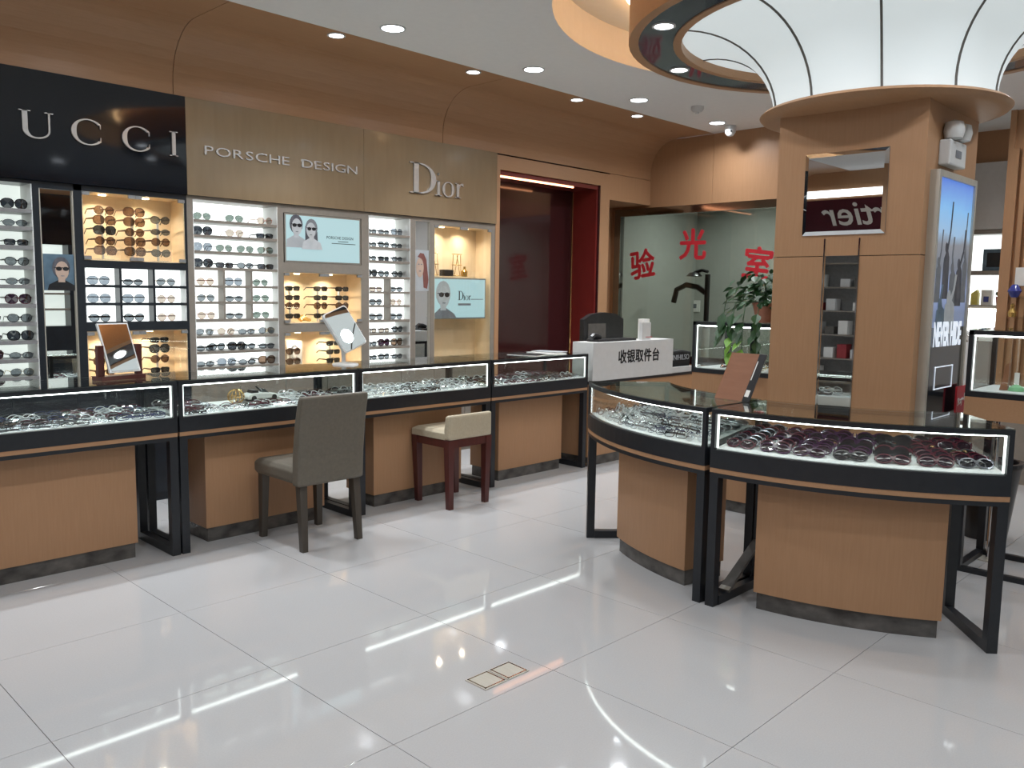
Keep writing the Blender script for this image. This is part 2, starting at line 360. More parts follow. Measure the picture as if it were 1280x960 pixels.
# ------------------------------------------------------------------ back wall with the test-room window
wb = structure('wall_back')
WY0, WY1, WZ0, WZ1 = 3.3, 6.335, 0.72, 2.50
YE = 3.10
for ya, yb, za, zb in ((5.03, 6.46, 2.5, ZC), (3.9, 5.03, 2.5, ZC), (YE, 3.9, 2.5, ZC), (WY1, 6.46, 0, 2.5), (YE, WY0, 0, 2.5), (WY0, WY1, 0, WZ0)):
    box(XB, XB+0.08, ya+0.002, yb-0.002, za+(0.001 if za else 0), zb-0.001).build('wood_panel', 'wood', wb)
box(XB+0.02, XB+0.07, YE, WY1, 2.5, ZC).build('panel_backing', 'stone', wb)
box(XB, X1R, YE-0.05, YE, 0, ZC).build('return_wall', 'plaster', wb)
win = structure('window_1', (XB, 4.8, WZ0))
fr = 0.085
for a in ((WY0, WY1, WZ1-fr, WZ1), (WY0, WY1, WZ0, WZ0+fr), (WY0, WY0+fr, WZ0+fr, WZ1-fr), (WY1-fr, WY1, WZ0+fr, WZ1-fr)):
    box(XB-0.03, XB+0.05, *a).build('steel_frame', 'dark_steel', win)
pane = box(XB+0.005, XB+0.015, WY0+fr, WY1-fr, WZ0+fr, WZ1-fr).build('pane', 'pane_grey', win)
for s, px, py, rot in (('验', 803, 331, -0.14), ('光', 866, 306, 0.0), ('室', 947, 330, 0.12)):
    p = at(px, py, 0, XB-0.004); sz = 0.36
    me = bold(text_mesh(s, sz, 0.002, 'red_print', 'CENTER'), 0.009)
    o = link('character', me, pane)
    M = Matrix.Rotation(-PI/2, 4, 'Z') @ Matrix.Rotation(PI/2, 4, 'X') @ Matrix.Rotation(-rot, 4, 'Z')
    cz = Vector((0, sz*0.36, 0)); q = Vector(p)-base_of(win)-(M @ cz)
    o.matrix_local = Matrix.Translation(q) @ M
# test room behind
tr = structure('wall_test_room', (9.5, 5, 0))
box(10.2, 10.3, YE, 6.46, 0, ZC).build('rear_wall', 'room_wall', tr)
box(XB+0.1, 10.2, 6.42, 6.5, 0, ZC).build('side_wall', 'room_wall', tr)
box(XB+0.08, 10.2, YE, 6.46, 2.9, 2.95).build('low_ceiling', 'room_wall', tr)
wr = structure('wall_right')
box(X0R, X1R+0.1, Y0R-0.1, Y0R, 0, ZC).build('wall_panel', 'wood', wr)
wo = structure('wall_front')
box(X0R-0.1, X0R, Y0R, 6.3, 0, ZC).build('wall_panel', 'wood', wo)
# ------------------------------------------------------------------ ceiling lamps
def lamp_light(parent, loc, power, color, size=0.11, spread=3.0, rot=(0, 0, 0)):
    l = bpy.data.lights.new('lamp_light', 'AREA'); l.shape = 'DISK'; l.size = size; l.energy = power; l.color = color; l.spread = spread
    o = bpy.data.objects.new('lamp_light', l); COL.objects.link(o); o.parent = parent; o.location = loc; o.rotation_euler = rot
    return o
def downlight(x, y, z, r, label, group, power, color=(0.90, 0.95, 1.0), lens='lamp_white', spread=2.7):
    t = thing('downlight', label, 'lamp', (x, y, z), group)
    MB().arc(r, r+0.014, 0, 360, z-0.006, z+0.001, 20, (x, y)).build('trim_ring', 'grey_plastic', t)
    MB().arc(0.0, r, 0, 360, z-0.003, z-0.001, 20, (x, y)).build('lens', lens, t)
    lamp_light(t, (0, 0, -0.01), power, color, r*1.6, spread)
    return t
GW = 'downlights in the white ceiling'
for i, x in enumerate((0.85, 2.24, 3.63, 5.02, 6.42, 7.77)):
    downlight(x, 4.70, ZC, 0.075, 'round white downlight in the row along the white ceiling edge', 'row of downlights beside the wood soffit', LAMP_W*1.1, spread=2.75)
for x in (-1.2, 0.6, 2.3):
    for y in (2.6, 0.4, -1.8): downlight(x, y, ZC, 0.075, 'round white downlight in the open white ceiling before the island', GW, LAMP_W*1.25)
for x in (4.2, 6.2, 8.2):
    downlight(x, -1.4, ZC, 0.075, 'round white downlight in the white ceiling right of the island', 'downlights right of the island', LAMP_W)
for x, y in ((8.6, 1.6), (7.6, 3.2), (8.9, -0.4)):
    downlight(x, y, ZC, 0.075, 'round white downlight in the white ceiling behind the column', 'downlights behind the column', LAMP_W)
for x in (0.88, 2.17, 3.466, 4.76, 6.05, 6.973):
    downlight(x, 5.12, ZC, 0.05, 'small round downlight set in the wooden soffit', 'row of small downlights in the wood soffit', LAMP_W*0.7, spread=1.5)
for x, y in ((9.2, 5.4), (9.2, 4.0)):
    downlight(x, y, 2.9, 0.06, 'round downlight inside the eye test room', 'test room downlights', LAMP_W*2.5)

# ceiling ring with dark mirrored band
ring = thing('ceiling_ring', 'suspended round ring with wood rim and dark mirrored band around the column', 'ceiling ring', (CR[0], CR[1], 3.06))
MB().arc(1.415, 1.475, 0, 360, 3.055, 3.50, 72, CR).build('outer_rim', 'wood_flat', ring, smooth=True)
MB().arc(1.20, 1.415, 0, 360, 3.062, 3.08, 72, CR).build('mirror_band', 'dark_mirror', ring)
MB().arc(1.15, 1.20, 0, 360, 3.055, 3.14, 72, CR).build('inner_rim', 'wood_flat', ring, smooth=True)
for k in range(10):
    p = at(801, 31, 2, 3.06); a0 = math.atan2(p[1]-CR[1], p[0]-CR[0])
    p2 = at(843, 89, 2, 3.06); st = a0-math.atan2(p2[1]-CR[1], p2[0]-CR[0])
    a = a0-k*2*PI/max(1, round(2*PI/abs(st)))
    if k >= round(2*PI/abs(st)): break
    downlight(CR[0]+1.31*math.cos(a), CR[1]+1.31*math.sin(a), 3.061, 0.055, 'round downlight set in the dark mirrored ceiling ring', 'downlights of the mirrored ring', LAMP_W*0.5)

# ------------------------------------------------------------------ column
XC0, XC1, YC0, YC1 = 4.79, 5.63, 1.63, 2.47
CC = ((XC0+XC1)/2, (YC0+YC1)/2)
col = thing('column', 'square wood-clad column rising from the curved island counter', 'column', (CC[0], CC[1], 0))
box(XC0+0.012, XC1-0.012, YC0+0.012, YC1-0.012, 0, 2.60).build('core', 'stone', col)
zs = 1.735; ym0, ym1 = at(1069, 400, 0, XC0)[1], at(1026, 400, 0, XC0)[1]
box(XC0, XC0+0.012, ym1+0.005, YC1, 0, zs-0.002).build('wood_panel', 'wood', col)
box(XC0, XC0+0.012, YC0, ym0-0.005, 0, zs-0.002).build('wood_panel', 'wood', col)
box(XC0, XC0+0.012, YC0, YC1, zs+0.002, 2.60).build('wood_panel', 'wood', col)
for a in ((XC0+0.012, XC1, YC0, YC0+0.012), (XC0+0.012, XC1, YC1-0.012, YC1), (XC1-0.012, XC1, YC0+0.012, YC1-0.012)):
    box(*a, 0, zs-0.002).build('wood_panel', 'wood', col); box(*a, zs+0.002, 2.60).build('wood_panel', 'wood', col)
cap = MB().lathe([(0.42, 2.545), (0.62, 2.553), (0.675, 2.566), (0.69, 2.582), (0.675, 2.598), (0.60, 2.602), (0.4, 2.603)], 64, CC).build('capital', 'wood_flat', col, smooth=True)
MB().box(XC0+0.002, XC0+0.008, ym0, ym1, 0.3, zs+0.1).build('mirror_strip', 'mirror', col)
for y in (ym0, ym1): box(XC0-0.006, XC0+0.004, y-0.004, y+0.004, 0.3, zs+0.1).build('strip_trim', 'chrome', col)

# luminous trumpet between capital and ring
tp = thing('light_trumpet', 'glowing white flared lampshade spreading from the column top to the ring', 'lampshade', (CC[0], CC[1], 2.66))
prof = []
for i in range(15):
    t = i/14*PI/2; prof.append((0.605+0.565*(1-math.cos(t)), 2.60+0.51*math.sin(t)))
N = 10
for k in range(N):
    a0 = 201.5+36*k
    vs = []; fs = []
    n = 8; m = len(prof)
    for i in range(n+1):
        a = math.radians(a0+0.3+(36-0.6)*i/n)
        for j, (r, z) in enumerate(prof):
            f = j/(m-1); cx = CC[0]*(1-f)+CR[0]*f; cy = CC[1]*(1-f)+CR[1]*f
            rr = r*(1-0.02*math.cos(2*PI*i/n-PI)*0) ; vs.append((cx+rr*math.cos(a), cy+rr*math.sin(a), z))
    for i in range(n):
        for j in range(m-1): fs.append((i*m+j, (i+1)*m+j, (i+1)*m+j+1, i*m+j+1))
    MB().add(vs, fs).build('fabric_panel', 'trumpet', tp, smooth=True)
    a = math.radians(a0); pts = []
    for j, (r, z) in enumerate(prof):
        f = j/(m-1); cx = CC[0]*(1-f)+CR[0]*f; cy = CC[1]*(1-f)+CR[1]*f
        pts.append((cx+(r+0.003)*math.cos(a), cy+(r+0.003)*math.sin(a), z))
    MB().tube(pts, 0.007, 5).build('rib', 'grey_board', tp)

# square bevelled mirror on the column
def bevelled_mirror(label, x, y0, y1, z0, z1, tilt):
    t = thing('wall_mirror', label, 'mirror', (x, (y0+y1)/2, z0)); b = 0.022
    box(x-0.004, x, y0, y1, z0, z1).build('backing', 'grey_edge', t)
    vs = [(x-0.004, y0, z0), (x-0.004, y1, z0), (x-0.004, y1, z1), (x-0.004, y0, z1), (x-0.010, y0+b, z0+b), (x-0.010, y1-b, z0+b), (x-0.010, y1-b, z1-b), (x-0.010, y0+b, z1-b)]
    MB().add(vs, [(4, 7, 6, 5)]).build('glass_face', 'mirror', t)
    MB().add(vs, [(0, 4, 5, 1), (1, 5, 6, 2), (2, 6, 7, 3), (3, 7, 4, 0)]).build('bevel', 'mirror', t)
    t.rotation_euler = (tilt, 0, 0)
    return t
bevelled_mirror('square mirror with slanted glass rim high on the column front', XC0-0.002, 1.82, 2.296, 1.855, 2.32, -0.0)

# lightbox poster on the column side
lb = thing('lightbox_poster', 'tall lit poster with silver frame on the column side, blue sky above a crowd', 'lightbox', (5.2, YC0, 0.9))
xa, xb, za, zb, yq = 4.87, 5.515, 0.55, 2.19, YC0-0.05
for a in ((xa, xb, zb-0.035, zb), (xa, xb, za, za+0.035), (xa, xa+0.03, za+0.035, zb-0.035), (xb-0.03, xb, za+0.035, zb-0.035)):
    box(a[0], a[1], yq, YC0, a[2], a[3]).build('frame', 'steel', lb)
picture('poster_picture', [(0.0, (0.10, 0.14, 0.25)), (0.18, (0.22, 0.30, 0.55)), (0.34, (0.10, 0.12, 0.16)), (0.52, (0.16, 0.17, 0.2)), (0.60, (0.25, 0.42, 0.62)), (0.78, (0.16, 0.42, 0.75)), (1.0, (0.06, 0.16, 0.62))], 1.42-0.9, 2.16-0.9, 0.9)
box(xa+0.03, xb-0.03, yq+0.012, yq+0.02, 1.34, zb-0.035).build('picture', 'poster_picture', lb)
box(xa+0.03, xb-0.03, yq+0.012, yq+0.02, za+0.035, 1.34).build('dark_panel', 'black_gloss', lb)
for cx, cz, h, wd, lean, mt in ((4.98, 1.58, 0.30, 0.045, 0.02, 'ink_grey'), (5.10, 1.60, 0.44, 0.055, 0.03, 'hair_print'), (5.22, 1.55, 0.30, 0.06, -0.03, 'ink_grey'), (5.33, 1.56, 0.34, 0.06, 0.05, 'hair_print'), (5.425, 1.58, 0.42, 0.045, -0.02, 'ink_grey'), (5.20, 1.40, 0.24, 0.10, 0.04, 'skin_print'), (5.05, 1.38, 0.20, 0.08, -0.02, 'poster_blue')):
    m = MB(); y_ = yq+0.0115-0.0015*(1 if cz < 1.5 else 0)
    m.prism([(cx-wd, cz-0.10), (cx+wd, cz-0.10), (cx+wd*0.75, cz+h*0.30), (cx+wd*0.3, cz+h*0.38), (cx+wd*0.3+lean, cz+h*0.62), (cx+wd*0.55+lean, cz+h), (cx+wd*0.2+lean, cz+h), (cx-wd*0.02+lean, cz+h*0.64), (cx-wd*0.1, cz+h*0.38), (cx-wd*0.8, cz+h*0.28)], y_-0.001, y_, 'xz')
    m.ell(cx-wd*0.25, cz+h*0.42, wd*0.34, wd*0.5, y_-0.0012, y_)
    m.build('printed_person', mt, lb)
me = text_mesh('NEVER HIDE', 0.105, 0.001, 'letter_white', 'CENTER', weight=0.004)
o = link('slogan', me, lb); o.location = Vector((5.193, yq+0.007, 1.24))-base_of(lb); o.rotation_euler = R_WALL; o.scale = (0.82, 1.75, 1)
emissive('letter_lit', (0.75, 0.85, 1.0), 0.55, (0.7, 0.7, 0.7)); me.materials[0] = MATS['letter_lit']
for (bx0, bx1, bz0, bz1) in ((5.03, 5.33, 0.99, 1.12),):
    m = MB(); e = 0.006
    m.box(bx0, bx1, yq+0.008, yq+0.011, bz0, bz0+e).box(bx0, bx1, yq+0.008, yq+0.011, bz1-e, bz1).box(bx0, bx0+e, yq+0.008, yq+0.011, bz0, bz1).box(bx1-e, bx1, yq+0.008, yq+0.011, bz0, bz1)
    m.build('mirrored_box', 'letter_lit', lb)  # outline drawn as a box reflected in the black panel
rs = thing('red_sign', 'small square red sign with white script beside the lightbox poster', 'sign', (5.42, YC0-0.09, 0.83))
box(5.33, 5.56, YC0-0.075, YC0-0.065, 0.83, 0.99).build('plate', 'red_print', rs)
o = text_on('script', 'Ray-Ban', 0.062, 0.001, 'letter_white', rs, (5.345, YC0-0.077, 0.875), (PI/2, -0.22, 0), shear=0.25)
# emergency lamp
em = thing('emergency_light', 'white twin-head emergency light above the lightbox poster', 'emergency light', (5.1, YC0, 2.22))
box(4.97, 5.24, YC0-0.06, YC0, 2.225, 2.36).build('housing', 'white_paint', em, bevel=0.008)
for x in (5.04, 5.17):
    MB().lathe([(0.0, 2.36), (0.045, 2.37), (0.055, 2.41), (0.045, 2.455), (0.0, 2.47)], 14, (x, YC0-0.05)).build('lamp_head', 'grey_plastic', em, smooth=True)
box(5.06, 5.15, YC0-0.063, YC0-0.059, 2.27, 2.31).build('label_plate', 'ink_grey', em)
# cctv dome + detector
t = thing('security_camera', 'small white dome security camera under the ceiling near the back wall', 'camera', (8.0, 4.68, ZC))
MB().cyl(8.0, 4.68, 3.22, ZC, 0.06).build('mount', 'white_paint', t)
MB().lathe([(0.0, 3.14), (0.03, 3.147), (0.055, 3.18), (0.06, 3.21), (0.055, 3.22)], 18, (8.0, 4.68)).build('dome', 'white_paint', t, smooth=True)
for dx in (-0.02, 0.02): MB().lathe([(0.0, -0.012), (0.013, 0), (0.0, 0.012)], 8).build('eye', 'black_plastic', t, local=True).location = (-0.05, dx-0.02, -0.065)
t = thing('smoke_detector', 'round white smoke detector on the white ceiling', 'detector', (7.0, 4.45, ZC))
MB().lathe([(0.06, ZC), (0.06, 3.225), (0.04, 3.20), (0.0, 3.195)], 18, (7.0, 4.45)).build('body', 'white_paint', t, smooth=True)
MB().cyl(7.0, 4.45, 3.185, 3.2, 0.018, 10).build('sensor', 'grey_plastic', t)

# ------------------------------------------------------------------ serif letters
def bandpts(cx, cz, rx, rz, a0, a1, t0, t1, n=22):
    A, B = [], []
    for i in range(n+1):
        a = math.radians(a0+(a1-a0)*i/n); w_ = t0+(t1-t0)*math.cos(a)**2
        A.append((cx+rx*math.cos(a), cz+rz*math.sin(a))); B.append((cx+(rx-w_)*math.cos(a), cz+(rz-min(w_, t0*1.3))*math.sin(a)))
    return A, B
def glyph(ch):
    m = MB(); P = lambda *q: m.prism(list(q), 0, 0.012, 'xz'); RC = lambda x0, x1, z0, z1: P((x0, z0), (x1, z0), (x1, z1), (x0, z1))
    if ch in 'CG':
        m.strip(*bandpts(0.5, 0.5, 0.5, 0.5, 42, 318, 0.045, 0.15), 0, 0.012)
        P((0.84, 0.82), (0.875, 0.84), (0.875, 0.66), (0.86, 0.66)); P((0.84, 0.18), (0.875, 0.16), (0.875, 0.34), (0.86, 0.34))
        if ch == 'G': RC(0.76, 0.88, 0.12, 0.44); RC(0.64, 0.98, 0.42, 0.455)
        return m, 1.0
    if ch == 'U':
        RC(0.06, 0.21, 0.32, 1.0); RC(0.79, 0.84, 0.32, 1.0); RC(-0.03, 0.30, 0.965, 1.0); RC(0.69, 0.94, 0.965, 1.0)
        A = []; B = []
        for i in range(17):
            a = PI+PI*i/16; A.append((0.45+0.39*math.cos(a), 0.33+0.33*math.sin(a)))
            f = i/16; wv = 0.15*(1-f)+0.05*f if i in (0, 16) else 0.15*(1-f)**2+0.05
            B.append((0.45+(0.39-min(wv, 0.15))*math.cos(a), 0.33+(0.33-0.055-0.05*(1-f)*0)*math.sin(a)))
        m.strip(A, B, 0, 0.012); return m, 0.9
    if ch == 'I':
        RC(0.10, 0.25, 0.0, 1.0); RC(0.0, 0.35, 0.965, 1.0); RC(0.0, 0.35, 0.0, 0.035); return m, 0.35
    if ch == 'D':
        RC(0.10, 0.25, 0.0, 1.0); RC(-0.02, 0.30, 0.965, 1.0); RC(-0.02, 0.30, 0, 0.035)
        m.strip(*bandpts(0.28, 0.5, 0.52, 0.5, -90, 90, 0.045, 0.16), 0, 0.012); return m, 0.8
    if ch == 'i':
        RC(0.08, 0.18, 0.0, 0.5); RC(0.0, 0.18, 0.47, 0.5); RC(0.0, 0.26, 0, 0.025)
        for k in range(5):
            a = PI/2+k*2*PI/5; P((0.13+0.05*math.cos(a), 0.72+0.05*math.sin(a)), (0.13+0.02*math.cos(a+2.2), 0.72+0.02*math.sin(a+2.2)), (0.13+0.02*math.cos(a-2.2), 0.72+0.02*math.sin(a-2.2)))
        return m, 0.26
    if ch == 'o':
        m.strip(*bandpts(0.25, 0.245, 0.245, 0.26, 0, 360, 0.03, 0.10, 26), 0, 0.012); return m, 0.5
    if ch == 'r':
        RC(0.08, 0.18, 0.0, 0.5); RC(0.0, 0.18, 0.47, 0.5); RC(0.0, 0.27, 0, 0.025)
        A = [(0.16, 0.36), (0.22, 0.46), (0.30, 0.505), (0.38, 0.50)]; B = [(0.18, 0.30), (0.24, 0.41), (0.30, 0.45), (0.37, 0.40)]
        m.strip(A, B, 0, 0.012); return m, 0.38
    return m, 0.3
def put_glyph(ch, x, y, z, sx, sz, parent, mat):
    m, wd = glyph(ch); m.v = [(x+vx*sx, y-0.014+vy, z+vz*sz) for vx, vy, vz in m.v]
    return m.build('letter', mat, parent)

# ------------------------------------------------------------------ sign boards over the cabinets
def sign(label, xa, xb, mat):
    t = thing('sign_board', label, 'sign', ((xa+xb)/2, YS, 2.145))
    return box(xa+0.0015, xb-0.0015, YS-0.02, 6.2, 2.147, 2.812).build('panel', mat, t)
s1 = sign('glossy black sign board with spaced silver serif capitals', 1.17, 2.705, 'black_gloss')
for ch, x, wd in (('G', 1.355, 0.19), ('U', 1.665, 0.20), ('C', 1.955, 0.205), ('C', 2.268, 0.205), ('I', 2.585, 0.16)):
    put_glyph(ch, x, YS-0.02, 2.397, wd, 0.165, s1, 'letter_silver')
s2 = sign('glossy taupe sign board with wide thin sans capitals', 2.705, 4.205, 'taupe_gloss')
x = 2.835; body = 'PORSCHE DESIGN'
ws = []
for ch in body:
    me = None if ch == ' ' else text_mesh(ch, 0.105, 0.004, 'letter_silver')
    ws.append((me, 0.05 if me is None else max(v.co.x for v in me.vertices)-min(v.co.x for v in me.vertices)))
gap = 0.017; sx = (4.135-2.835-gap*(len(body)-1))/sum(q for _, q in ws)
for me, q in ws:
    if me:
        o = link('letter', me, s2); o.location = Vector((x-min(v.co.x for v in me.vertices)*sx, YS-0.025, 2.437))-base_of(s2); o.rotation_euler = R_WALL; o.scale = (sx, 0.86, 1)
    x += q*sx+gap
s3 = sign('glossy taupe sign board with large silver serif letters and a star', 4.205, 5.745, 'taupe_gloss')
k = 0.262
for ch, x, sx_ in (('D', 4.685, 0.36), ('i', 4.965, 0.29), ('o', 5.047, 0.29), ('r', 5.20, 0.265)):
    put_glyph(ch, x, YS-0.02, 2.345, sx_, k, s3, 'letter_silver')

# ------------------------------------------------------------------ eyewear prototypes
def lens_outline(kind, n=14):
    pts = []
    for i in range(n):
        a = 2*PI*i/n; c, s = math.cos(a), math.sin(a)
        if kind == 'round': x, z = 0.027*c, 0.025*s
        elif kind == 'rect': x, z = 0.028*math.copysign(abs(c)**0.5, c), 0.017*math.copysign(abs(s)**0.5, s)
        elif kind == 'aviator': x, z = (0.030+0.003*s)*c-0.003*s, 0.025*s-0.004*(1 if s < 0 else 0)*c*0
        elif kind == 'cat': x, z = 0.030*c, 0.023*s+(0.007*max(0, c)*max(0, s))
        elif kind == 'big': x, z = 0.033*math.copysign(abs(c)**0.8, c), 0.028*math.copysign(abs(s)**0.8, s)
        else: x, z = 0.031*c, 0.019*s
        pts.append((x, z))
    return pts
PROTO = {}
def eyewear(key, kind, fmat, lmat, thick, folded):
    out = lens_outline(kind); hz = max(z for _, z in out)+thick; cx = 0.0355 if kind != 'big' else 0.038; n = len(out)
    m = MB(); curve = lambda x: 0.9*x*x*1.6
    for sgn in (-1, 1):
        vs = []; fs = []
        for x, z in out:
            L = math.hypot(x, z); ox, oz = x*(1+thick/L), z*(1+thick/L)
            for (px, pz, dy) in ((x, z, 0), (ox, oz, 0), (ox, oz, thick*1.1), (x, z, thick*1.1)):
                X = sgn*(cx+px); vs.append((X, curve(X)+dy, hz+pz))
        for i in range(n):
            p, q = 4*i, 4*((i+1) % n)
            for k in range(4): fs.append((p+k, p+(k+1) % 4, q+(k+1) % 4, q+k) if sgn > 0 else (q+k, q+(k+1) % 4, p+(k+1) % 4, p+k))
        m.add(vs, fs)
        ex = cx+max(x for x, _ in out)+thick; tz = hz+0.008; th = max(thick*1.6, 0.003)
        if folded:
            y0 = curve(ex)+0.004+(0.004 if sgn > 0 else 0.009)
            m.box(min(sgn*ex, -sgn*ex*0.75), max(sgn*ex, -sgn*ex*0.75), y0, y0+0.002, tz-th, tz+th)
            m.box(sgn*ex-0.002, sgn*ex+0.002, curve(ex), y0+0.002, tz-th, tz+th)
        else:
            y0 = curve(ex); q = sgn*ex
            m.add([(q-0.0012, y0, tz-th), (q+0.0012, y0, tz-th), (q+0.0012, y0, tz+th), (q-0.0012, y0, tz+th), (q-0.0012, y0+0.10, tz-th*0.7), (q+0.0012, y0+0.10, tz-th*0.7), (q+0.0012, y0+0.10, tz+th*0.7), (q-0.0012, y0+0.10, tz+th*0.7),
                   (q-0.0012, y0+0.132, 0.004), (q+0.0012, y0+0.132, 0.004), (q+0.0012, y0+0.136, 0.011), (q-0.0012, y0+0.136, 0.011)],
                  [(0, 1, 5, 4), (1, 2, 6, 5), (2, 3, 7, 6), (3, 0, 4, 7), (4, 5, 9, 8), (5, 6, 10, 9), (6, 7, 11, 10), (7, 4, 8, 11), (8, 9, 10, 11), (0, 3, 2, 1)])
    bz = hz+0.006
    m.box(-(cx-min(-x for x, _ in out if True) if False else 0.011), 0.011, 0, thick, bz-thick, bz+thick)
    if kind == 'aviator': m.box(-0.02, 0.02, 0, thick, bz+0.009, bz+0.009+thick*1.2)
    fm = m.mesh(key+'_frame', fmat)
    lm = []
    for sgn in (-1, 1):
        vs = [(sgn*(cx+x), curve(cx+x)+thick*0.5, hz+z) for x, z in out]+[(sgn*cx, curve(cx)+thick*0.5-0.002, hz)]
        fs = [(i, (i+1) % n, n) if sgn > 0 else ((i+1) % n, i, n) for i in range(n)]
        lm.append(MB().add(vs, fs).mesh(key+'_lens', lmat))
    PROTO[key] = (fm, lm, hz, thick)
SUN = {'black oversized': ('big', 'f_black', 'lens_dark', 0.004), 'brown round': ('round', 'f_brown', 'lens_brown', 0.004), 'gold aviator': ('aviator', 'f_gold', 'lens_grey', 0.0015),
       'silver aviator': ('aviator', 'f_silver', 'lens_green', 0.0015), 'black cat-eye': ('cat', 'f_black', 'lens_grey', 0.0035), 'blue tinted': ('big', 'f_grey', 'lens_blue', 0.002),
       'rose tinted': ('round', 'f_rose', 'lens_rose', 0.002), 'black rectangular': ('rect', 'f_black', 'lens_dark', 0.0035), 'brown oversized': ('big', 'f_brown', 'lens_brown', 0.004),
       'dark grey': ('oval', 'f_grey', 'lens_grey', 0.003), 'red framed': ('rect', 'f_red', 'lens_rose', 0.003), 'purple wraparound': ('oval', 'f_purple', 'lens_purple', 0.004),
       'glossy black': ('oval', 'f_black', 'lens_dark', 0.004), 'burgundy': ('big', 'f_red', 'lens_purple', 0.004)}
for k, (a, b, c, d) in SUN.items(): eyewear(k, a, b, c, d, False)
for k in SUN: eyewear('f '+k, *SUN[k], True)
for k, lm_ in (('dark grey', 'lens_opaque'), ('glossy black', 'lens_opaque'), ('purple wraparound', 'lens_plum'), ('burgundy', 'lens_plum')): eyewear('c '+k, 'oval', SUN[k][1], lm_, 0.0055, True)
EYE = {'black rectangular': ('rect', 'f_black', 'lens_clear', 0.003), 'silver wire': ('rect', 'f_silver', 'lens_clear', 0.0016), 'dark grey': ('oval', 'f_grey', 'lens_clear', 0.002), 'brown': ('rect', 'f_brown', 'lens_clear', 0.003),
       'burgundy': ('oval', 'f_red', 'lens_clear', 0.003), 'clear': ('round', 'f_clear', 'lens_clear', 0.003), 'blue': ('rect', 'f_blue', 'lens_clear', 0.003), 'gold wire': ('round', 'f_gold', 'lens_clear', 0.0016)}
for k, (a, b, c, d) in EYE.items(): eyewear('e '+k, a, b, c, d, True)
def put_eyewear(name, key, loc, rot, label, group):
    fm, lm = PROTO[key][:2]
    o = link(name, fm, None, loc, rot); tag(o, label, 'eyewear', group)
    for l in lm: link('lens', l, o)
    return o
ORD = ['top', 'second', 'third', 'fourth', 'fifth', 'sixth', 'seventh', 'eighth', 'ninth', 'lowest']
SHAPE = {}; PLACED = []; MISSED = []
def shape(key):
    if key not in SHAPE:
        V, Fc = [], []
        for me in (PROTO[key][0], *PROTO[key][1]):
            n_ = len(V); V += [v.co.copy() for v in me.vertices]; Fc += [tuple(i+n_ for i in p.vertices) for p in me.polygons]
        SHAPE[key] = (V, Fc)
    return SHAPE[key]
def settle(name, key, cands, ground, label, group, inside=None):
    # take the first candidate (x, y, rotation) where the glasses lie on the ground and cross neither a neighbour nor the walls of the case
    V, Fc = shape(key); last = None; tried = []
    for x, y, rot in cands:
        Rm = Euler(rot).to_matrix(); P = [Rm @ v for v in V]
        z = max(ground(x+p.x, y+p.y)-p.z for p in P)+0.0002
        Wp = [Vector((x+p.x, y+p.y, z+p.z)) for p in P]; last = (x, y, z, rot)
        if inside and not all(inside(p) for p in Wp): continue
        tried.append((x, y, z, rot, Wp))
        bt = BVHTree.FromPolygons(Wp, Fc)
        if any(abs(q[0]-x) < 0.2 and abs(q[1]-y) < 0.2 and abs(q[2]-z) < 0.1 and bt.overlap(q[3]) for q in PLACED): continue
        PLACED.append((x, y, z, bt)); break
    else:                       # no free spot: it lies on top of the others, let down until it touches
        best = None
        for x, y, z, rot, Wp in tried[-40:]:
            near = [q[3] for q in PLACED if abs(q[0]-x) < 0.2 and abs(q[1]-y) < 0.2 and abs(q[2]-z) < 0.15]
            for k_ in range(1, 90):
                if best and k_ >= best[0]: break
                bt = BVHTree.FromPolygons([p+Vector((0, 0, k_*0.0008)) for p in Wp], Fc)
                if not any(bt.overlap(n_) for n_ in near): best = (k_, x, y, z+k_*0.0008, rot, bt); break
        if best: last = best[1:5]; PLACED.append((best[1], best[2], best[3], best[5]))
        else: MISSED.append((label, last))
    x, y, z, rot = last
    return put_eyewear(name, key, (x, y, z), rot, label, group)
def rest(z): return z+0.0002
def sun_at(key, x, y, z, where, group, yaw=None, tilt=0.0, pre='', spread=0.22, lim=None):
    lim = lim or (x-0.12, x+0.12)
    def cands():
        for i in range(40):
            k_ = 1-i/40; yw = (random.uniform(-spread, spread)*k_ if yaw is None else yaw*(k_ if i else 1)); yield x+random.uniform(-0.02, 0.02)*min(1, i/6), y, (tilt, 0, yw)
        for i in range(20): yield x+random.uniform(-0.03, 0.03), y+random.uniform(-0.02, 0.05), (tilt, 0, random.uniform(-0.1, 0.1))
    return settle('sunglasses', pre+key, cands(), lambda a, b: z, '%s sunglasses %s' % (key, where), group, lambda p: lim[0] < p.x < lim[1] and YS < p.y < YS+0.209)
# ------------------------------------------------------------------ wall display cabinets
YB = 6.06
def stile(t, xa, xb, mat, z0=0.0, z1=2.145): return box(xa, xb, YS, 6.2, z0, z1).build('stile', mat, t)
def rail(t, xa, xb, z0, z1, mat): return box(xa, xb, YS, YB, z0, z1).build('rail', mat, t)
def lower(t, xa, xb, mat, n=2):
    box(xa, xb, YS+0.012, 6.2, 0.0, 0.86).build('lower_carcass', mat, t)
    for i in range(n):
        a = xa+(xb-xa)*i/n; b = xa+(xb-xa)*(i+1)/n
        box(a+0.003, b-0.003, YS-0.004, YS+0.012, 0.06, 0.83).build('lower_door', mat, t)
def lit_bay(t, xa, xb, z0, z1, mat='lit_white'):
    box(xa, xb, YB, YB+0.01, z0, z1).build('back_panel', mat, t)
    for a, b in ((xa, xa+0.006), (xb-0.006, xb)): box(a, b, YS+0.002, YB, z0, z1).build('side_panel', 'white_laminate', t)
